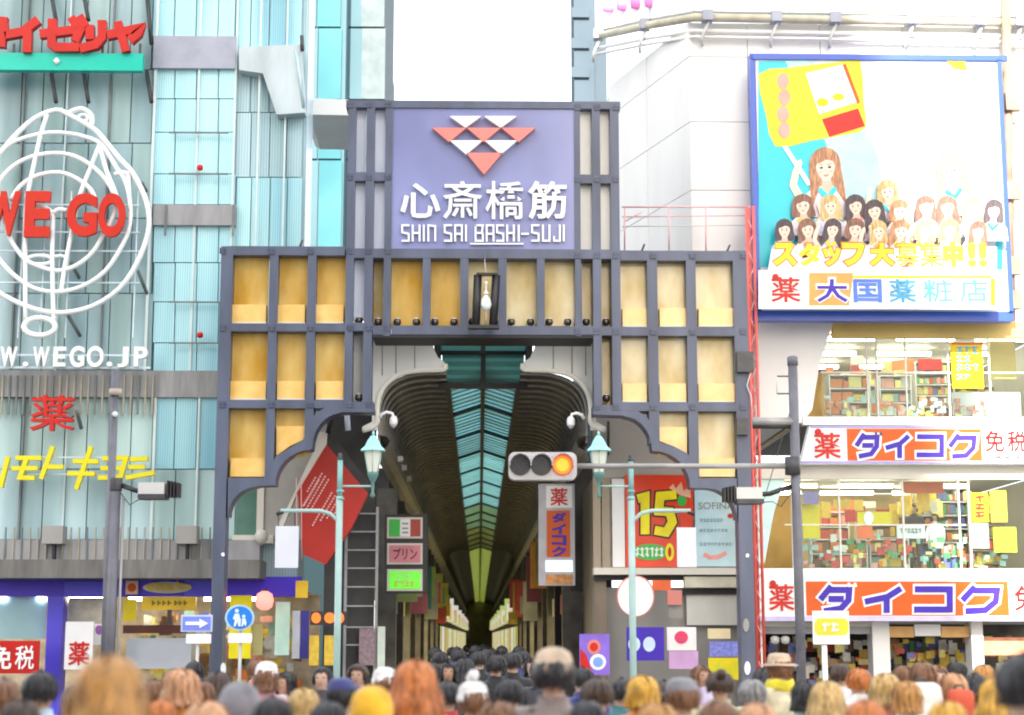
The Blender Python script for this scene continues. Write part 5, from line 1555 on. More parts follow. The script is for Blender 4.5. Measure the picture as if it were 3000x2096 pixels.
for i, px in enumerate((1524, 1586, 1648)):
    q = P(px, 1363, HY)
    n = 20
    ring = [(q.x + .145 * math.cos(2 * math.pi * k / n), q.z + .145 * math.sin(2 * math.pi * k / n)) for k in range(n)]
    extr('lens_rim', [(q.x + .165 * math.cos(2 * math.pi * k / n), q.z + .165 * math.sin(2 * math.pi * k / n)) for k in range(n)], HY - .02, HY - .001, m_dark if i < 2 else m_orange, hd_)
    extr('lens', ring, HY - .03, HY - .021, m_off if i < 2 else m_onl, hd_)
    if i == 2:
        extr('lens_core', [(q.x + .10 * math.cos(2 * math.pi * k / n), q.z + .10 * math.sin(2 * math.pi * k / n)) for k in range(n)], HY - .034, HY - .031, m_onc, hd_)
    # visor: half tube over the lens
    vs, fs = [], []
    for k in range(13):
        w = R(-10 + 200 * k / 12)
        for yy in (HY, HY - .22):
            for rr in (.158, .168):
                vs.append((q.x + rr * math.cos(w), yy, q.z + rr * math.sin(w)))
    for k in range(12):
        a = k * 4; b = a + 4
        fs += [(a, a + 2, b + 2, b), (a + 1, b + 1, b + 3, a + 3), (a + 2, a + 3, b + 3, b + 2)]
    mk('visor', vs, fs, m_head, hd_, smooth=True)

# floodlight cluster arms on both street poles
def flood(label, px, py, Y, s, root=None):
    t = thing('floodlight', label, 'floodlight', P(px, py, Y))
    q = P(px, py, Y)
    tube('bracket_arm', [P(root[0], root[1], Y), P((root[0] + px) / 2, (root[1] + py) / 2 + 10, Y), q], .04, m_black, t, 7)
    for k in range(6):
        f = .25 + .5 * k / 5
        c = P(root[0] + (px - root[0]) * f, root[1] + (py - root[1]) * f + 8, Y)
        lathe('cooling_fin', [(.065, -.012), (.065, .012)], c, m_dark, t, 8)
    box('lamp_body', q.x - .20, q.x + .20, Y - .2, Y + .12, q.z - .08, q.z + .10, m_palegrey, t)
    box('lamp_hood', q.x - .20, q.x + .22, Y - .22, Y + .14, q.z - .15, q.z - .08, m_dark, t)
    for k in range(4):
        x = q.x + s * (.24 + k * .05)
        box('louvre', min(x, x + .022), max(x, x + .022), Y - .2, Y + .1, q.z - .12, q.z + .13 - .01 * k, m_black, t)
    tube('loose_cable', [P(root[0], root[1] + 20, Y), P(root[0] + s * 30, root[1] + 60, Y), P(root[0] + s * 55, root[1] + 45, Y), P(px, py + 25, Y)], .008, m_black, t, 5)
    return t
flood('floodlight with louvres on the dark pole before the yellow letters', 450, 1436, TY, 1, (350, 1420))
flood('floodlight with louvres reaching from the traffic light pole', 2190, 1450, TY, -1, (2318, 1425))
sp = thing('street_pole', 'dark street pole with a pale collar before the glass building', 'pole', (P(339, 1300, TY).x, TY, 0))
pole(sp, 339, 1085, TY, .062, m_pole, 'upper_tube')
a = P(339, 1420, TY)
tube('lower_tube', [(a.x, TY, 0), (a.x, TY, a.z)], .088, m_pole, sp, 12)
lathe('collar', [(.10, -.05), (.10, .05)], P(339, 1150, TY), M('tan_collar', (.42, .36, .30), .5), sp, 12)
lathe('band', [(.095, -.10), (.10, -.08), (.10, .08), (.095, .10)], P(339, 1420, TY), m_dark, sp, 12)
lathe('white_stud', [(.02, -.04), (.05, 0), (.02, .04)], P(337, 1214, TY - .08), m_letter, sp, 8)
tube('side_pipe', [(a.x + .13, TY, .2), (a.x + .13, TY, a.z - .2)], .022, M('grey_arm'), sp, 6)
# ------------------------------------------------------------------ green lamp posts
def lamp_post(px, top, s, lpx, lab, Y=28.5):
    t = thing('lamp_post', lab, 'street lamp', (P(px, 1500, Y).x, Y, 0), 'verdigris lamp posts before the gate')
    a = P(px, top, Y)
    zc = P(px, 1455, Y).z
    tube('upper_pole', [(a.x, Y, zc), (a.x, Y, a.z)], .045, m_copper, t, 10)
    tube('lower_pole', [(a.x, Y, 0), (a.x, Y, zc)], .058, M('pale_verdigris', (.36, .52, .49), .45, var=.1), t, 10)
    lathe('finial', [(.05, 0), (.06, .02), (.03, .06), (.045, .09), (.015, .12)], a, m_dark, t, 10)
    for py in (1440, 1462):
        lathe('collar', [(.062, -.02), (.072, 0), (.062, .02)], P(px, py, Y), m_copper, t, 12)
    # lantern on its side arm
    q = P(lpx, 1425, Y)
    tube('lantern_arm', [P(px, 1425, Y), q], .018, M('pale_verdigris'), t, 8)
    ln = lathe('lantern', [(.018, -.20), (.05, -.16), (.02, -.10), (.03, .0), (.03, .06), (.055, .1), (.09, .18), (.10, .22), (.09, .24)], q, M('dark_verdigris', (.10, .22, .20), .4), t, 12)
    lathe('glass', [(.095, .24), (.16, .60)], q, M('lantern_glass', (.70, .72, .62), .15, var=.05), ln, 6, smooth=False)
    for k in range(6):
        w = 2 * math.pi * (k + .5) / 6
        tube('glazing_rib', [q + Vector((.098 * math.cos(w), .098 * math.sin(w), .24)), q + Vector((.163 * math.cos(w), .163 * math.sin(w), .60))], .010, M('pale_verdigris'), ln, 5)
    lathe('hood', [(.24, .60), (.23, .62), (.16, .68), (.11, .78), (.05, .86), (.02, .87), (.03, .91), (.008, .95)], q, M('light_copper', (.30, .62, .60), .4, var=.1), ln, 6, smooth=False)
    # sign arm on the other side
    e = px - s * 175
    tube('sign_arm', [P(px, 1560, Y), P(px - s * 8, 1525, Y), P(px - s * 30, 1505, Y), P(px - s * 60, 1497, Y), P(e, 1497, Y)], .034, M('pale_verdigris'), t, 8)
    tube('arm_tip', [P(e + s * 8, 1500, Y), P(e - s * 12, 1507, Y)], .032, m_black, t, 8)
    return t
lamp_post(997, 1348, 1, 1092, 'verdigris lamp post with lantern before the red box sign')
lamp_post(1848, 1352, -1, 1755, 'verdigris lamp post with lantern before the red number poster')
t = thing('hanging_white_plate', 'blank white plate hanging from the lamp post arm beside the red box sign', 'sign', P(838, 1665, 28.5))
pbox('plate', 806, 1542, 874, 1664, 28.48, .05, M('pale_lavender', (.68, .70, .78), .4, var=.04), t)
for px in (816, 864):
    tube('hanger', [P(px, 1500, 28.5), P(px, 1544, 28.5)], .008, m_dark, t, 5)
t = thing('hanging_white_plate', 'blank white plate hanging from the lamp post arm before the pale blue poster', 'sign', P(2010, 1660, 28.5))
pbox('plate', 1984, 1546, 2040, 1662, 28.48, .05, M('pale_lavender'), t)
for px in (1992, 2030):
    tube('hanger', [P(px, 1500, 28.5), P(px, 1548, 28.5)], .008, m_dark, t, 5)

# ------------------------------------------------------------------ traffic signs by the gate's left post
t = thing('round_traffic_sign', 'round blue traffic sign with white walking figures by the left gate post', 'sign', (P(702, 1865, 33).x, 33, 0))
m_sb = M('traffic_blue', (.02, .22, .75), .3, var=.05)
ppoly('rim', pell(702, 1810, 43, 38, 28), 33.0, .03, M('pale_blue_rim', (.45, .65, .85), .4), t)
ppoly('disc', pell(702, 1810, 37, 33, 28), 32.985, .02, m_sb, t)
m_fig = M('sign_figure', (.70, .82, .86), .4)
ppoly('adult_head', pell(694, 1790, 6, 6, 10), 32.97, .01, m_fig, t)
ppoly('adult_body', [(688, 1798), (700, 1798), (706, 1818), (704, 1836), (698, 1836), (696, 1822), (690, 1836), (684, 1836), (688, 1816), (682, 1814)], 32.97, .01, m_fig, t)
ppoly('child_head', pell(714, 1806, 5, 5, 10), 32.965, .01, m_fig, t)
ppoly('child_body', [(709, 1812), (719, 1812), (722, 1826), (720, 1836), (714, 1828), (711, 1836), (706, 1836), (709, 1822)], 32.965, .01, m_fig, t)
x = P(702, 1900, 33).x
tube('post', [(x, 33.08, 0), (x, 33.08, P(702, 1790, 33).z)], .035, m_palegrey, t, 8)
pbox('lower_plate', 668, 1856, 738, 1884, 32.99, .03, m_letter, t)
t = thing('arrow_sign', 'blue rectangular one way sign with a white arrow', 'sign', (P(577, 1865, 32.8).x, 32.8, 0))
pbox('plate', 530, 1802, 622, 1852, 32.8, .03, M('sign_rim', (.55, .62, .80), .4), t)
pbox('field', 535, 1807, 617, 1847, 32.785, .02, M('one_way_blue', (.18, .24, .75), .4), t)
ppoly('arrow', [(543, 1822), (584, 1822), (584, 1813), (610, 1827), (584, 1841), (584, 1832), (543, 1832)], 32.77, .01, m_letter, t)
x = P(577, 1900, 32.8).x
tube('post', [(x, 32.87, 0), (x, 32.87, P(577, 1806, 32.8).z)], .035, m_palegrey, t, 8)
pbox('lower_plate', 545, 1858, 618, 1886, 32.79, .03, m_letter, t)
# stickers on the gate posts
for px, py, w, h, nm in ((654, 1960, 8, 18, 'sticker'), (653, 1625, 5, 6, 'stud_lamp'), (2190, 1628, 5, 6, 'stud_lamp'), (2190, 1958, 9, 20, 'sticker'), (2186, 1832, 9, 20, 'meter_plate')):
    ppoly(nm, pell(px, py, w, h, 12), G - .03, .03, m_letter if nm != 'meter_plate' else m_grey, gate)
for px, py, a, b in ((2184, 1060, 24, 30), (2176, 1250, 16, 24)):
    pbox('junction_box', px - a, py - b, px + a, py + b, G - .14, .13, m_dark, gate)
tube('loose_cable', [P(2200, 1090, G - .1), P(2188, 1130, G - .1), P(2200, 1160, G - .1), P(2206, 1240, G - .1)], .012, m_palegrey, gate, 5)
# ------------------------------------------------------------------ people
def skin_body(pose, build=1.0):
    """one continuous body 1.70 m tall, facing -y; returns mesh with slots skin, top, trousers, shoes"""
    V, Rd, E, K = [], [], [], []
    def v(x, y, z, rx, ry, k):
        V.append((x, y, z)); Rd.append((rx, ry)); K.append(k); return len(V) - 1
    def chain(start, pts):
        p = start
        for q in pts:
            i = v(*q); E.append((p, i)); p = i
        return p
    b = build
    pel = v(0, 0, .93, .155 * b, .115 * b, 2)
    chest = chain(pel, [(0, .0, 1.05, .150 * b, .110 * b, 1), (0, -.005, 1.18, .165 * b, .120 * b, 1), (0, .0, 1.31, .175 * b, .120 * b, 1)])
    neckb = chain(chest, [(0, .01, 1.40, .105 * b, .085 * b, 1)])
    chain(neckb, [(0, .012, 1.455, .058, .058, 0), (0, .0, 1.505, .060, .062, 0), (0, -.012, 1.545, .072, .085, 0), (0, -.004, 1.60, .086, .106, 0), (0, .004, 1.65, .082, .102, 0), (0, .006, 1.685, .055, .07, 0)])
    for s in (-1, 1):
        sw = pose['arm'] * s
        bend = pose['bend'][0 if s < 0 else 1]
        sh = chain(chest, [(s * .165 * b, .01, 1.375, .070 * b, .075 * b, 1)])
        el = (s * .235 * b, .03 + sw * .16, 1.11)
        el_i = chain(sh, [(s * .205 * b, .015 + sw * .07, 1.26, .058 * b, .060 * b, 1), (*el, .050 * b, .050 * b, 1)])
        fx, fy, fz = s * .01 - s * .10 * bend, -.06 - .20 * bend + sw * .12, -.235 + .16 * bend
        wr = (el[0] + fx, el[1] + fy, el[2] + fz)
        w_i = chain(el_i, [(el[0] + fx * .5, el[1] + fy * .5, el[2] + fz * .5, .046 * b, .046 * b, 1), (*wr, .036, .036, 1)])
        d = Vector((fx, fy, fz)).normalized()
        palm = Vector(wr) + d * .055
        p_i = chain(w_i, [(*palm, .030, .020, 0)])
        side = Vector((0, -1, 0)) if abs(d.z) > .6 else Vector((0, 0, 1))
        for f in range(4):
            off = side * (.030 - f * .020)
            L = (.060, .070, .066, .050)[f]
            k0 = palm + off + d * .025
            k1 = k0 + d * L * .5
            k2 = k1 + (d * .7 + Vector((-s, 0, 0)) * .6).normalized() * L * .5
            chain(p_i, [(*k0, .0105, .0105, 0), (*k1, .0095, .0095, 0), (*k2, .008, .008, 0)])
        tb = palm + side * .035 - d * .01
        chain(p_i, [(*tb, .012, .012, 0), (*(tb + side * .02 + d * .03), .010, .010, 0)])
        st = pose['leg'] * s
        kn = (s * .095, -.02 - st * .10, .50)
        an = (s * .10, .02 - st * .26 + (.10 if st < 0 else 0), .09)
        hip = chain(pel, [(s * .085 * b, 0, .86, .095 * b, .10 * b, 2)])
        a_i = chain(hip, [(s * .092, -.01 - st * .05, .68, .078 * b, .082 * b, 2), (*kn, .058, .062, 2), ((kn[0] + an[0]) / 2, (kn[1] + an[1]) / 2 + .015, .30, .055, .058, 2), (*an, .040, .045, 2)])
        chain(a_i, [(an[0], an[1] - .06, .045, .042, .035, 3), (an[0] + s * .01, an[1] - .16, .035, .040, .028, 3)])
    me = bpy.data.meshes.new('skeleton')
    me.from_pydata(V, E, [])
    o = bpy.data.objects.new('skeleton', me)
    COL.objects.link(o)
    md = o.modifiers.new('skin', 'SKIN'); md.use_smooth_shade = True
    md.branch_smoothing = .4
    sl_ = me.skin_vertices[0].data
    for i, r in enumerate(Rd):
        sl_[i].radius = r
        sl_[i].use_root = (i == 0)
    o.modifiers.new('sub', 'SUBSURF').levels = 1
    dg = bpy.context.evaluated_depsgraph_get()
    dg.update()
    out = bpy.data.meshes.new_from_object(o.evaluated_get(dg))
    bpy.data.objects.remove(o)
    # face: nose, brow and eye hollows
    for w in out.vertices:
        c = w.co
        if c.z > 1.5 and c.y < -.05:
            dn = math.exp(-((c.x / .016) ** 2 + ((c.z - 1.582) / .022) ** 2))
            c.y -= .022 * dn
            for s in (-1, 1):
                de = math.exp(-(((c.x - s * .032) / .016) ** 2 + ((c.z - 1.605) / .012) ** 2))
                c.y += .008 * de
    out.materials.clear()
    for _ in range(4):
        out.materials.append(None)
    VV = [Vector(p) for p in V]
    for p in out.polygons:
        c = p.center
        best, bi = 9e9, 0
        for i, q in enumerate(VV):
            dd = (c - q).length - (Rd[i][0] + Rd[i][1]) / 2
            if dd < best:
                best, bi = dd, i
        k = K[bi]
        if c.z > 1.47: k = 0
        p.material_index = k
        p.use_smooth = True
    out.name = 'body'
    return out

BODIES = [skin_body({'arm': .0, 'leg': .25, 'bend': (.2, .9)}, 1.08), skin_body({'arm': .6, 'leg': 1., 'bend': (.3, .3)}, 1.0),
          skin_body({'arm': -.5, 'leg': -1., 'bend': (1.0, .2)}, 1.15), skin_body({'arm': .1, 'leg': .1, 'bend': (.9, .9)}, 1.22)]

HC = Vector((0, .0, 1.60))
def hair_mesh(style, seed, cols=56):
    rg = random.Random(seed)
    rows = 20 if style == 'long' else 13
    rx, ry, rz = .098, .117, .118
    tip = {'short': 1.535, 'bob': 1.47, 'long': 1.26, 'bun': 1.545}[style]
    jit = [rg.uniform(-1, 1) for _ in range(cols)]
    ph = [rg.uniform(0, 6.28) for _ in range(4)]
    vs, fs = [], []
    for c in range(cols):
        a = 2 * math.pi * c / cols           # 0 = face (-y)
        dx, dy = math.sin(a), -math.cos(a)
        front = max(0, math.cos(a))
        w = min(1, max(0, (abs(((a + math.pi) % (2 * math.pi)) - math.pi) - .70) / .35))
        w = w * w * (3 - 2 * w)
        low = (1.655 * (1 - w) + tip * w) + jit[c] * (.012 + .03 * (style == 'long') * w)
        rid = 1 + .032 * math.sin(7 * a + ph[0]) + .030 * math.sin(15 * a + ph[1]) + .030 * jit[c]
        back = abs(((a) % (2 * math.pi)) - math.pi)
        for r in range(rows):
            u = r / (rows - 1)
            z = 1.722 + (low - 1.722) * u ** 1.15
            dz = (z - (HC.z - .01)) / rz
            k = math.sqrt(max(0.0, 1 - dz * dz)) if dz > 0 else 1.0
            if dz > 0 and u == 0: k = .02
            if dz < 0:
                fall = -(z - HC.z) 
                k = 1.0 - .12 * min(1, fall / .12) if style in ('short', 'bun') else 1.0 + (.42 if style == 'long' else .16) * min(1, fall / .22) ** .8 + .07 * math.sin(fall * 34 + ph[2] + 3 * a)
                k *= 1 + .03 * math.sin(5 * a + fall * 30 + ph[3])
            g = 1 + (rid - 1) * min(1, u * 3)
            part = .016 * math.exp(-((dx * rx * k) / .012) ** 2) if (style != 'short' and z > 1.66) else 0
            vs.append((dx * rx * k * g, dy * ry * k * g + .006 + (.03 * max(0, dy) if z < 1.5 else 0), z - part))
        # turn the tip inwards so that the hair has thickness
        x, y, z = vs[-1]
        vs.append((x * .72, y * .72, z + .02))
    n = rows + 1
    for c in range(cols):
        d = (c + 1) % cols
        for r in range(n - 1):
            fs.append((c * n + r, c * n + r + 1, d * n + r + 1, d * n + r))
    if style == 'bun':
        k0 = len(vs)
        for i in range(7):
            for j in range(10):
                th, p_ = math.pi * i / 6, 2 * math.pi * j / 10
                vs.append((.042 * math.sin(th) * math.cos(p_), .115 + .042 * math.sin(th) * math.sin(p_), 1.69 + .042 * math.cos(th)))
        for i in range(6):
            for j in range(10):
                fs.append((k0 + i * 10 + j, k0 + i * 10 + (j + 1) % 10, k0 + (i + 1) * 10 + (j + 1) % 10, k0 + (i + 1) * 10 + j))
    # loose locks lying over the cap of hair break its outline
    base = [Vector(v) for v in vs[:cols * n]]
    for _ in range(200 if style != 'long' else 320):
        c = rg.randrange(cols); r0 = rg.randrange(0, 4); r1 = rg.randrange(rows - 5, rows)
        lift = rg.uniform(1.0, 1.15); drift = rg.uniform(-2.5, 2.5); wd = rg.uniform(.004, .010)
        k0 = len(vs); m = 0
        for r in range(r0, r1 + 1):
            u = (r - r0) / max(1, r1 - r0)
            cc = (c + drift * u) % cols; i0 = int(cc); f_ = cc - i0
            p = base[(i0 % cols) * n + r].lerp(base[((i0 + 1) % cols) * n + r], f_)
            ax = Vector((p.x, p.y - .006, 0))
            tn = Vector((-ax.y, ax.x, 0)); tn = tn.normalized() if tn.length > 1e-5 else Vector((1, 0, 0))
            ax = ax * (lift + .02 * math.sin(u * 9 + c))
            w_ = wd * (1 - .7 * u)
            z_ = p.z + .004 - (.03 * u * rg.random() if r == r1 else 0)
            for s_ in (-1, 1):
                vs.append((ax.x + tn.x * w_ * s_, ax.y + .006 + tn.y * w_ * s_, z_))
            m += 1
        for q in range(m - 1):
            a_ = k0 + q * 2
            fs.append((a_, a_ + 1, a_ + 3, a_ + 2))
    me = bpy.data.meshes.new('hair'); me.from_pydata(vs, [], fs)
    me.materials.append(None)
    for p in me.polygons: p.use_smooth = True
    return me

def ring_mesh(name, prof, seg=28, off=(0, 0), squash=1.0, wob=0., seed=1):
    """prof: (rx, z) rings; solid-looking garment shell"""
    rg = random.Random(seed)
    ph = rg.uniform(0, 6)
    vs, fs = [], []
    for i, (r, z) in enumerate(prof):
        for k in range(seg):
            a = 2 * math.pi * k / seg
            rr = r * (1 + wob * math.sin(5 * a + ph + i) + wob * .6 * math.sin(11 * a + 2 * i))
            vs.append((off[0] + rr * math.sin(a), off[1] - rr * squash * math.cos(a), z + wob * .2 * math.sin(3 * a + ph)))
    for i in range(len(prof) - 1):
        for k in range(seg):
            l = (k + 1) % seg
            fs.append((i * seg + k, i * seg + l, (i + 1) * seg + l, (i + 1) * seg + k))
    fs.append(tuple((len(prof) - 1) * seg + k for k in range(seg)))
    me = bpy.data.meshes.new(name); me.from_pydata(vs, [], fs)
    me.materials.append(None)
    for p in me.polygons: p.use_smooth = True
    return me

HAIR = {(s, i): hair_mesh(s, 10 * i + len(s)) for s in ('short', 'bob', 'long', 'bun') for i in range(2)}
HAIR[('long', 9)] = hair_mesh('long', 77, 110)
BEANIE = ring_mesh('beanie', [(.100, 1.600), (.109, 1.605), (.110, 1.645), (.103, 1.65), (.101, 1.68), (.088, 1.715), (.055, 1.738), (.018, 1.745)], squash=1.12, wob=.012)
POM = ring_mesh('pompom', [(.01, 1.735), (.035, 1.745), (.045, 1.77), (.035, 1.80), (.01, 1.812)], 14, wob=.08)
CAP = ring_mesh('cap', [(.100, 1.625), (.104, 1.63), (.104, 1.665), (.092, 1.705), (.06, 1.728), (.012, 1.735)], squash=1.13)
HAT = ring_mesh('hat', [(.100, 1.640), (.165, 1.628), (.170, 1.634), (.104, 1.652), (.100, 1.70), (.085, 1.735), (.03, 1.742)], squash=1.08, wob=.01)
HOOD = ring_mesh('hood', [(.135, 1.42), (.140, 1.47), (.120, 1.53), (.122, 1.60), (.120, 1.66), (.100, 1.72), (.06, 1.755), (.01, 1.765)], off=(0, .022), squash=1.05, wob=.022, seed=4)
COLLAR = ring_mesh('collar', [(.125, 1.385), (.105, 1.42), (.085, 1.455), (.080, 1.485), (.066, 1.482), (.060, 1.44)], off=(0, .008), squash=1.0, wob=.02)
SCARF = ring_mesh('scarf', [(.10, 1.40), (.128, 1.415), (.125, 1.45), (.13, 1.47), (.115, 1.505), (.085, 1.51), (.075, 1.47)], off=(0, .004), squash=1.05, wob=.04, seed=3)
JACKET = ring_mesh('jacket', [(.205, .70), (.215, .80), (.195, 1.0), (.185, 1.10), (.195, 1.22), (.198, 1.30), (.170, 1.385), (.105, 1.44)], squash=.74, wob=.018, seed=8)
def brim_mesh():
    vs, fs = [], []
    n = 12
    for k in range(n + 1):
        a = R(-62 + 124 * k / n)
        vs += [(.104 * math.sin(a), -.117 * math.cos(a), 1.638), (.115 * math.sin(a), -.117 * math.cos(a) - .075 * math.cos(a * 1.2), 1.622), (.104 * math.sin(a), -.117 * math.cos(a), 1.630)]
    for k in range(n):
        a, b = k * 3, k * 3 + 3
        fs += [(a, b, b + 1, a + 1), (a + 1, b + 1, b + 2, a + 2)]
    me = bpy.data.meshes.new('brim'); me.from_pydata(vs, [], fs); me.materials.append(None)
    return me
BRIM = brim_mesh()
def small_ell(name, rx, ry, rz, n=8):
    vs, fs = [], []
    for i in range(6):
        for j in range(n):
            th, p_ = math.pi * i / 5, 2 * math.pi * j / n
            vs.append((rx * math.sin(th) * math.cos(p_), ry * math.sin(th) * math.sin(p_), rz * math.cos(th)))
    for i in range(5):
        for j in range(n):
            fs.append((i * n + j, i * n + (j + 1) % n, (i + 1) * n + (j + 1) % n, (i + 1) * n + j))
    me = bpy.data.meshes.new(name); me.from_pydata(vs, [], fs); me.materials.append(None)
    for p in me.polygons: p.use_smooth = True
    return me
EYE, MOUTH, EAR = small_ell('eye', .012, .006, .007), small_ell('mouth', .022, .006, .006), small_ell('ear', .010, .022, .032)

HCOL = {'black': (.018, .016, .018), 'dark brown': (.06, .032, .02), 'brown': (.20, .085, .035), 'golden': (.50, .24, .06), 'blonde': (.56, .36, .13),
        'copper': (.55, .17, .035), 'peach': (.62, .32, .16), 'grey': (.26, .25, .25), 'amber': (.66, .36, .04)}
CCOL = {'cream': (.66, .58, .40), 'orange': (.74, .26, .04), 'yellow-orange': (.78, .42, .02), 'taupe': (.26, .21, .19), 'grey': (.22, .21, .23), 'charcoal': (.05, .05, .06),
        'light blue': (.48, .62, .72), 'black': (.018, .018, .02), 'navy': (.04, .05, .18), 'white': (.74, .72, .70), 'pink': (.72, .38, .42), 'lilac': (.58, .50, .66),
        'yellow': (.80, .68, .04), 'salmon': (.72, .30, .24), 'brown': (.20, .11, .06), 'tan': (.50, .34, .20), 'olive': (.18, .17, .08), 'teal': (.06, .20, .22), 'red': (.62, .05, .04),
        'khaki': (.42, .34, .20), 'blue': (.06, .09, .45), 'beige': (.56, .42, .30), 'mint': (.45, .62, .55)}
m_skins = [M('skin_tone_%d' % i, c, .5, var=.06, scale=20, local=True) for i, c in enumerate(((.62, .38, .27), (.56, .33, .22), (.66, .43, .32)))]
m_shoe = M('shoe_leather', (.03, .028, .027), .5, local=True)
m_eyew = M('eye_dark', (.02, .015, .012), .2, local=True); m_lip = M('lip', (.45, .14, .12), .45, local=True)
def mhair(n): return M('hair_' + n, HCOL[n], .38, var=.45, scale=55, streak=.12, local=True, bump=.5, detail=4.)
def mcloth(n): return M('cloth_' + n, CCOL[n], .8, var=.26, scale=7, local=True, bump=.8, sheen=.2, detail=6.)
PC = [0]
PR = random.Random(21)
def setm(o, i, m):
    o.material_slots[i].link = 'OBJECT'
    o.material_slots[i].material = m
def person(label, px, py, Y, style, hair, top, away=True, hat=None, hatc=None, scarf=None, turn=0., zb=None, trousers='charcoal', body=None, group='people in the crowd'):
    k = PC[0]; PC[0] += 1
    p = P(px, py, Y)
    zb = ground_z(Y) if zb is None else zb
    h = p.z - zb
    extra = {'beanie': .045, 'pom': .10, 'cap': .035, 'hat': .042, 'hood': .06}.get(hat, .022)
    sc = h / (1.70 + extra)
    t = thing('person', label, 'person', (p.x, Y, zb), group)
    t.rotation_euler = (0, 0, (math.pi if away else 0) + (turn or PR.uniform(-.55, .55)))
    t.scale = (sc,) * 3
    def child(nm, me, m, par=t):
        o = bpy.data.objects.new(nm, me); COL.objects.link(o); o.parent = par
        if m is not None: setm(o, 0, m)
        return o
    b = child('body', BODIES[(k if body is None else body) % 4], None)
    for i, m in enumerate((m_skins[k % 3], mcloth(top), mcloth(trousers), m_shoe)):
        setm(b, i, m)
    child('jacket', JACKET, mcloth(top))
    if hat != 'hood':
        child('collar', COLLAR, mcloth(top))
        if style:
            hh_ = child('hair', HAIR[(style, 9 if k == 0 else k % 2)], mhair(hair))
            hh_.scale = (PR.uniform(.97, 1.12), PR.uniform(.98, 1.08), 1)
    if hat in ('beanie', 'pom'):
        c = child('beanie', BEANIE, mcloth(hatc))
        if hat == 'pom': child('pompom', POM, mcloth(hatc), c)
    elif hat == 'cap':
        c = child('cap', CAP, mcloth(hatc)); child('brim', BRIM, mcloth(hatc), c)
    elif hat == 'hat':
        child('brimmed_hat', HAT, mcloth(hatc))
    elif hat == 'hood':
        child('hood', HOOD, mcloth(hatc))
    if scarf: child('scarf', SCARF, mcloth(scarf))
    if not away:
        for s in (-1, 1):
            o = child('eye', EYE, m_eyew); o.location = (s * .032, -.102, 1.606)
        o = child('mouth', MOUTH, m_lip); o.location = (0, -.100, 1.545)
    for s in (-1, 1):
        o = child('ear', EAR, m_skins[k % 3]); o.location = (s * .088, .0, 1.595)
    return t

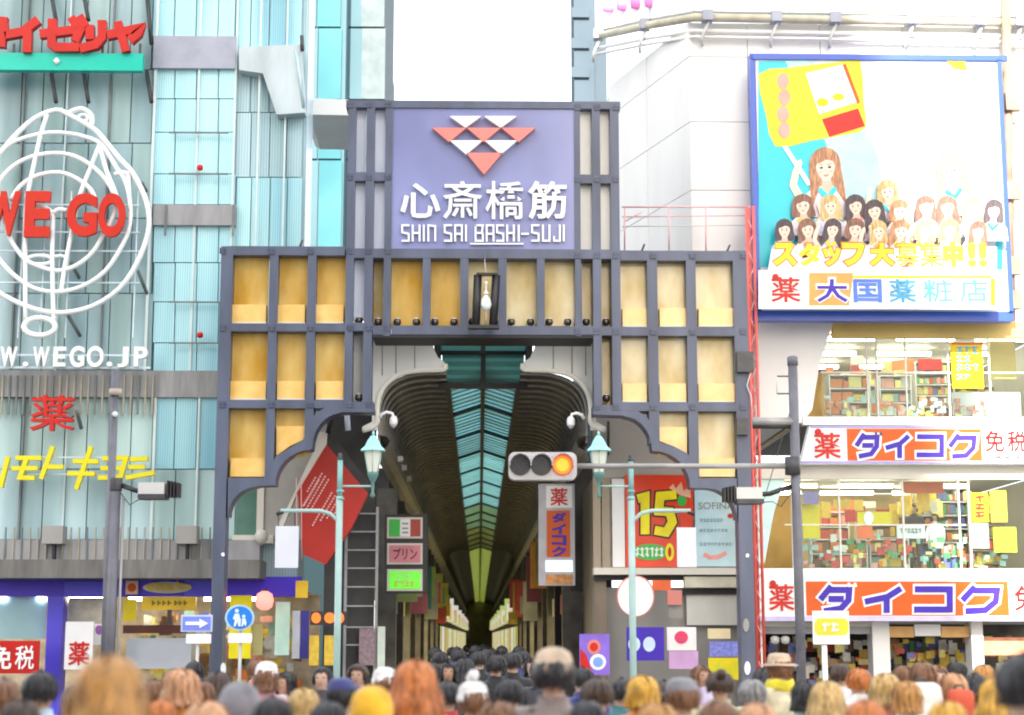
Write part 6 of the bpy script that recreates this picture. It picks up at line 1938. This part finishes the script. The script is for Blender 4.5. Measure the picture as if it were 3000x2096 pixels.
A = True
CROWD = [
 # label, px, py, Y, style, hair, top, away, extras
 ('person with long wavy golden hair and cream coat, close in front of the blue shopfront', 322, 1905, 5.2, 'long', 'golden', 'cream', A, {'turn': .1}),
 ('person with long copper hair and orange coat, close before the arcade mouth', 1215, 1925, 8.8, 'long', 'copper', 'orange', A, {}),
 ('person in a yellow-orange puffer with its hood up, beside the long copper hair', 1085, 2012, 8.4, None, None, 'yellow-orange', A, {'hat': 'hood', 'hatc': 'yellow-orange', 'body': 3}),
 ('person in a beige cap and wide taupe jacket, close before the arcade', 1622, 1897, 9.2, 'short', 'black', 'taupe', A, {'hat': 'beanie', 'hatc': 'beige', 'body': 3, 'turn': -.3}),
 ('person in a grey hooded coat before the left gate post', 705, 2000, 9.0, None, None, 'grey', A, {'hat': 'hood', 'hatc': 'grey', 'body': 2}),
 ('tall person in charcoal with black hair at the far edge beside the drugstore', 2998, 1905, 5.7, 'short', 'black', 'charcoal', A, {'body': 3}),
 ('person with brown hair and brown coat below the red price board', 12, 1985, 9.2, 'short', 'brown', 'brown', A, {}),
 ('person in a light blue jacket with black hair by the blue pillar', 122, 1962, 10.2, 'short', 'black', 'light blue', A, {'body': 3}),
 ('person with peach bobbed hair and orange coat below the arrow sign', 528, 1950, 11.0, 'bob', 'peach', 'orange', A, {}),
 ('person with blonde bob, cream coat and yellow scarf under the left arch', 890, 2008, 10.6, 'bob', 'blonde', 'cream', A, {'scarf': 'yellow'}),
 ('person in a navy cap and lilac jacket beside the yellow-orange hood', 1000, 1985, 11.8, 'short', 'black', 'lilac', A, {'hat': 'cap', 'hatc': 'navy', 'turn': .6}),
 ('person in a plain white beanie behind the yellow-orange hood', 1127, 1955, 14.1, 'short', 'brown', 'charcoal', A, {'hat': 'beanie', 'hatc': 'white'}),
 ('person in a white bobble hat and cream coat before the dark arcade crowd', 1385, 1972, 11.0, 'short', 'brown', 'cream', A, {'hat': 'pom', 'hatc': 'white'}),
 ('person in a white hat and pink coat under the red paper lantern', 782, 1938, 15.4, 'bob', 'brown', 'pink', A, {'hat': 'beanie', 'hatc': 'white'}),
 ('person with long dark hair and salmon coat by the left gate post', 640, 1962, 13.4, 'long', 'dark brown', 'salmon', A, {}),
 ('person with brown hair and charcoal coat between golden hair and grey hood', 590, 1990, 12.0, 'short', 'brown', 'charcoal', A, {}),
 ('person in a navy coat next to the taupe jacket, below the swirl sign', 1752, 1982, 11.3, 'short', 'dark brown', 'navy', A, {}),
 ('person with amber bobbed hair and orange coat below the deep blue square sign', 1880, 1972, 12.0, 'bob', 'amber', 'orange', A, {}),
 ('person in a grey cap and bright yellow jacket below the crimson disc sign', 1998, 1985, 10.5, 'short', 'brown', 'yellow', A, {'hat': 'cap', 'hatc': 'grey', 'turn': .5, 'body': 0}),
 ('person with dark hair bun and cream coat before the lime yellow sign', 2108, 1962, 13.3, 'bun', 'dark brown', 'cream', A, {}),
 ('person in a tan brimmed hat, yellow scarf and cream coat by the gate right post', 2282, 1914, 15.6, 'short', 'brown', 'cream', A, {'hat': 'hat', 'hatc': 'beige', 'scarf': 'yellow', 'body': 3}),
 ('person with long blonde hair and lilac top below the yellow stand sign', 2420, 1988, 11.0, 'long', 'blonde', 'lilac', A, {'body': 3}),
 ('person with copper short hair and white top before the entrance pillar', 2512, 1955, 14.7, 'short', 'copper', 'white', A, {}),
 ('person with blonde bob and salmon coat beside the white pillar', 2592, 1966, 12.3, 'bob', 'blonde', 'salmon', A, {}),
 ('person with brown hair and grey jacket carrying a white backpack', 2702, 1936, 13.6, 'short', 'brown', 'grey', A, {'body': 3}),
 ('person with peach bob and white coat before the second entrance pillar', 2790, 1966, 13.6, 'bob', 'peach', 'white', A, {}),
 ('person with amber long hair and white coat near the far edge', 2916, 1980, 11.0, 'long', 'amber', 'white', A, {}),
 ('person with brown short hair and olive jacket beside the wavy golden hair', 455, 1988, 12.3, 'short', 'brown', 'olive', A, {}),
 ('person all in black behind the white bobble hat', 1495, 1985, 12.3, 'short', 'black', 'black', A, {}),
 ('person in a teal jacket before the round white sign', 1822, 1985, 13.6, 'short', 'black', 'teal', A, {}),
 ('person in a mint jacket with black bob left of the yellow stand sign', 2355, 1992, 12.8, 'bob', 'black', 'mint', A, {}),
 ('person with dark brown hair and tan coat between the amber bob and yellow jacket', 1945, 1992, 13.8, 'short', 'dark brown', 'tan', A, {}),
 ('person in a red jacket just behind the copper long hair', 1310, 1992, 12.5, 'short', 'black', 'red', A, {}),
 ('person in a khaki coat with grey hair right of the lime yellow sign', 2200, 1985, 12.5, 'short', 'grey', 'khaki', A, {}),
 ('person in a white coat with golden bob under the drugstore sign band', 2655, 1988, 12.0, 'bob', 'golden', 'white', A, {}),
 ('person with black long hair and pink coat near the second entrance pillar', 2855, 1968, 14.8, 'long', 'black', 'pink', A, {}),
 ('person facing this way in a beige coat below the long yellow sign', 230, 1998, 13.1, 'bob', 'dark brown', 'beige', False, {}),
 ('person facing this way in a white coat under the left arch', 836, 1965, 16.0, 'bob', 'black', 'white', False, {}),
 ('person facing this way in a charcoal coat under the orange shop sign', 945, 1950, 16.0, 'short', 'black', 'charcoal', False, {}),
 ('person facing this way in a blue jacket before the sign rack', 1050, 1942, 16.5, 'short', 'dark brown', 'blue', False, {}),
 ('person in a salmon jacket far back beside the round traffic sign', 752, 1930, 18.7, 'short', 'brown', 'salmon', A, {}),
 ('person in a brown jacket far back below the arrow sign', 570, 1935, 19.8, 'short', 'black', 'brown', A, {}),
 ('person in a white jacket far back behind the yellow stand sign', 2462, 1940, 16.5, 'short', 'dark brown', 'white', A, {}),
 ('person in a tan jacket far back at the drugstore entrance', 2645, 1945, 16.5, 'bob', 'brown', 'tan', A, {}),
 ('person facing this way in a pale pink coat at the drugstore entrance', 2748, 1948, 17.6, 'long', 'brown', 'pink', False, {}),
 ('person in a beige coat far back by the salmon goods', 2880, 1942, 17.6, 'bob', 'golden', 'beige', A, {}),
 ('person facing this way in a lilac jacket below the periwinkle sign', 2055, 1945, 17.1, 'bob', 'brown', 'lilac', False, {}),
 ('person in a navy jacket far back below the swirl sign', 1705, 1952, 15.4, 'short', 'black', 'navy', A, {}),
 ('person in an olive coat far back before the second tan header board', 2800, 1935, 18.7, 'short', 'black', 'olive', A, {}),
 ('person in a black coat far back at the gate right post foot', 2238, 1952, 16.5, 'long', 'black', 'black', A, {}),
 ('small person with dark brown bob and white coat low before the blue pillar', 62, 2042, 8.2, 'bob', 'dark brown', 'white', A, {}),
 ('small person in a salmon coat with copper bob between golden hair and the arrow sign', 470, 2040, 8.6, 'bob', 'copper', 'salmon', A, {}),
 ('small person in a pink coat low under the round traffic sign', 612, 2046, 8.0, 'long', 'peach', 'pink', A, {}),
 ('small person in a charcoal coat beside the grey hood', 800, 2036, 8.4, 'short', 'black', 'charcoal', A, {'scarf': 'red'}),
 ('small person in a navy jacket low before the sign rack', 965, 2048, 8.2, 'short', 'black', 'navy', A, {}),
 ('small person in a tan coat low beside the white bobble hat', 1460, 2044, 8.4, 'bob', 'brown', 'tan', A, {'scarf': 'white'}),
 ('small person in a blue jacket low beside the taupe jacket', 1720, 2046, 8.4, 'short', 'black', 'blue', A, {}),
 ('small person in an orange coat with golden hair low below the lilac sign', 1920, 2050, 8.2, 'bob', 'golden', 'orange', A, {}),
 ('small person in a beige coat low below the lime yellow sign', 2105, 2044, 8.4, 'long', 'brown', 'beige', A, {}),
 ('small person in a cream coat low beside the gate right post', 2215, 2050, 8.2, 'bob', 'peach', 'cream', A, {}),
 ('small person in a pink coat low below the white entrance pillar', 2535, 2042, 8.4, 'long', 'copper', 'pink', A, {}),
 ('small person in a white coat low before the second entrance pillar', 2775, 2046, 8.4, 'bob', 'amber', 'white', A, {'scarf': 'salmon'}),
]
for lab, px, py, Y, st, hc, tc, aw, kw in CROWD:
    person(lab, px, py, Y, st, hc, tc, aw, **kw)
# the dark crowd streaming into the arcade
DARK = [(1262, 1.66, 17.5, 'short'), (1290, 1.72, 24, 'short'), (1312, 1.64, 19, 'bob'), (1338, 1.75, 29, 'short'), (1362, 1.68, 20, 'long'), (1392, 1.76, 33, 'short'), (1404, 1.74, 22, 'short'),
        (1438, 1.70, 27, 'bob'), (1452, 1.73, 18.5, 'short'), (1482, 1.70, 24, 'long'), (1502, 1.75, 19.5, 'short'), (1532, 1.74, 23, 'short'), (1560, 1.66, 21, 'bob'), (1582, 1.68, 17.5, 'short'), (1418, 1.76, 40, 'short'), (1368, 1.72, 42, 'short'),
        (1275, 1.75, 28, 'short'), (1325, 1.7, 36, 'short'), (1470, 1.74, 34, 'short'), (1520, 1.76, 30, 'short'), (1345, 1.74, 25.5, 'short'), (1425, 1.75, 24.5, 'short')]
ORD2 = 'first second third fourth fifth sixth seventh eighth ninth tenth eleventh twelfth thirteenth fourteenth fifteenth sixteenth seventeenth eighteenth nineteenth twentieth twenty-first twenty-second'.split()
order = sorted(range(len(DARK)), key=lambda i: DARK[i][0])
for i, (px, hh, Y, st) in enumerate(DARK):
    py = HOR + (CAMZ - hh) * FPX / Y
    person('black haired person in dark clothes at the arcade mouth, %s from the sign rack side' % ORD2[order.index(i)], px, py, Y, st, 'black', ['black', 'charcoal', 'black', 'navy'][i % 4], i % 5 != 2, group='dark crowd entering the arcade')
# drugstore staff behind the lower window
zf = zat(1668) - .02
person('shop assistant with black hair behind the lower drugstore window, by the pale poster', 2676, 1478, 37.9, 'short', 'black', 'charcoal', False, zb=zf, group='drugstore staff')
person('shop assistant in white behind the lower window, right of the pale poster', 2738, 1504, 37.6, 'bob', 'dark brown', 'white', False, zb=zf, group='drugstore staff')

# bags carried in the crowd
def backpack(label, px, py, Y, mat, w=.30, h=.42):
    q = P(px, py, Y)
    t = thing('backpack', label, 'bag', (q.x, Y, q.z - h))
    vs, fs = [], []
    prof = [(.80, 0), (.98, .04), (1, .2), (1, .7), (.9, .92), (.6, 1)]
    seg = 20
    for f, z in prof:
        for k in range(seg):
            a = 2 * math.pi * k / seg
            ca, sa = math.cos(a), math.sin(a)
            e = .45
            vs.append((q.x + w / 2 * f * math.copysign(abs(ca) ** e, ca), Y + .09 * f * math.copysign(abs(sa) ** e, sa), q.z - h + h * z))
    for i in range(len(prof) - 1):
        for k in range(seg):
            l = (k + 1) % seg
            fs.append((i * seg + k, i * seg + l, (i + 1) * seg + l, (i + 1) * seg + k))
    fs += [tuple(range(seg))[::-1], tuple((len(prof) - 1) * seg + k for k in range(seg))]
    mk('bag_body', vs, fs, mat, t, smooth=True)
    box('front_pocket', q.x - w * .36, q.x + w * .36, Y - .13, Y - .085, q.z - h * .9, q.z - h * .5, mat, t)
    tube('handle', [(q.x - .04, Y + .02, q.z - .01), (q.x - .03, Y + .02, q.z + .03), (q.x + .03, Y + .02, q.z + .03), (q.x + .04, Y + .02, q.z - .01)], .01, m_dark, t, 6)
backpack('white backpack on the grey jacketed person', 2702, 2000, 13.35, M('backpack_white', (.72, .70, .64), .7, var=.08, scale=9))
backpack('small red shoulder bag beside the peach bob', 2812, 2020, 13.3, M('bag_red', (.55, .08, .03), .6), .2, .22)
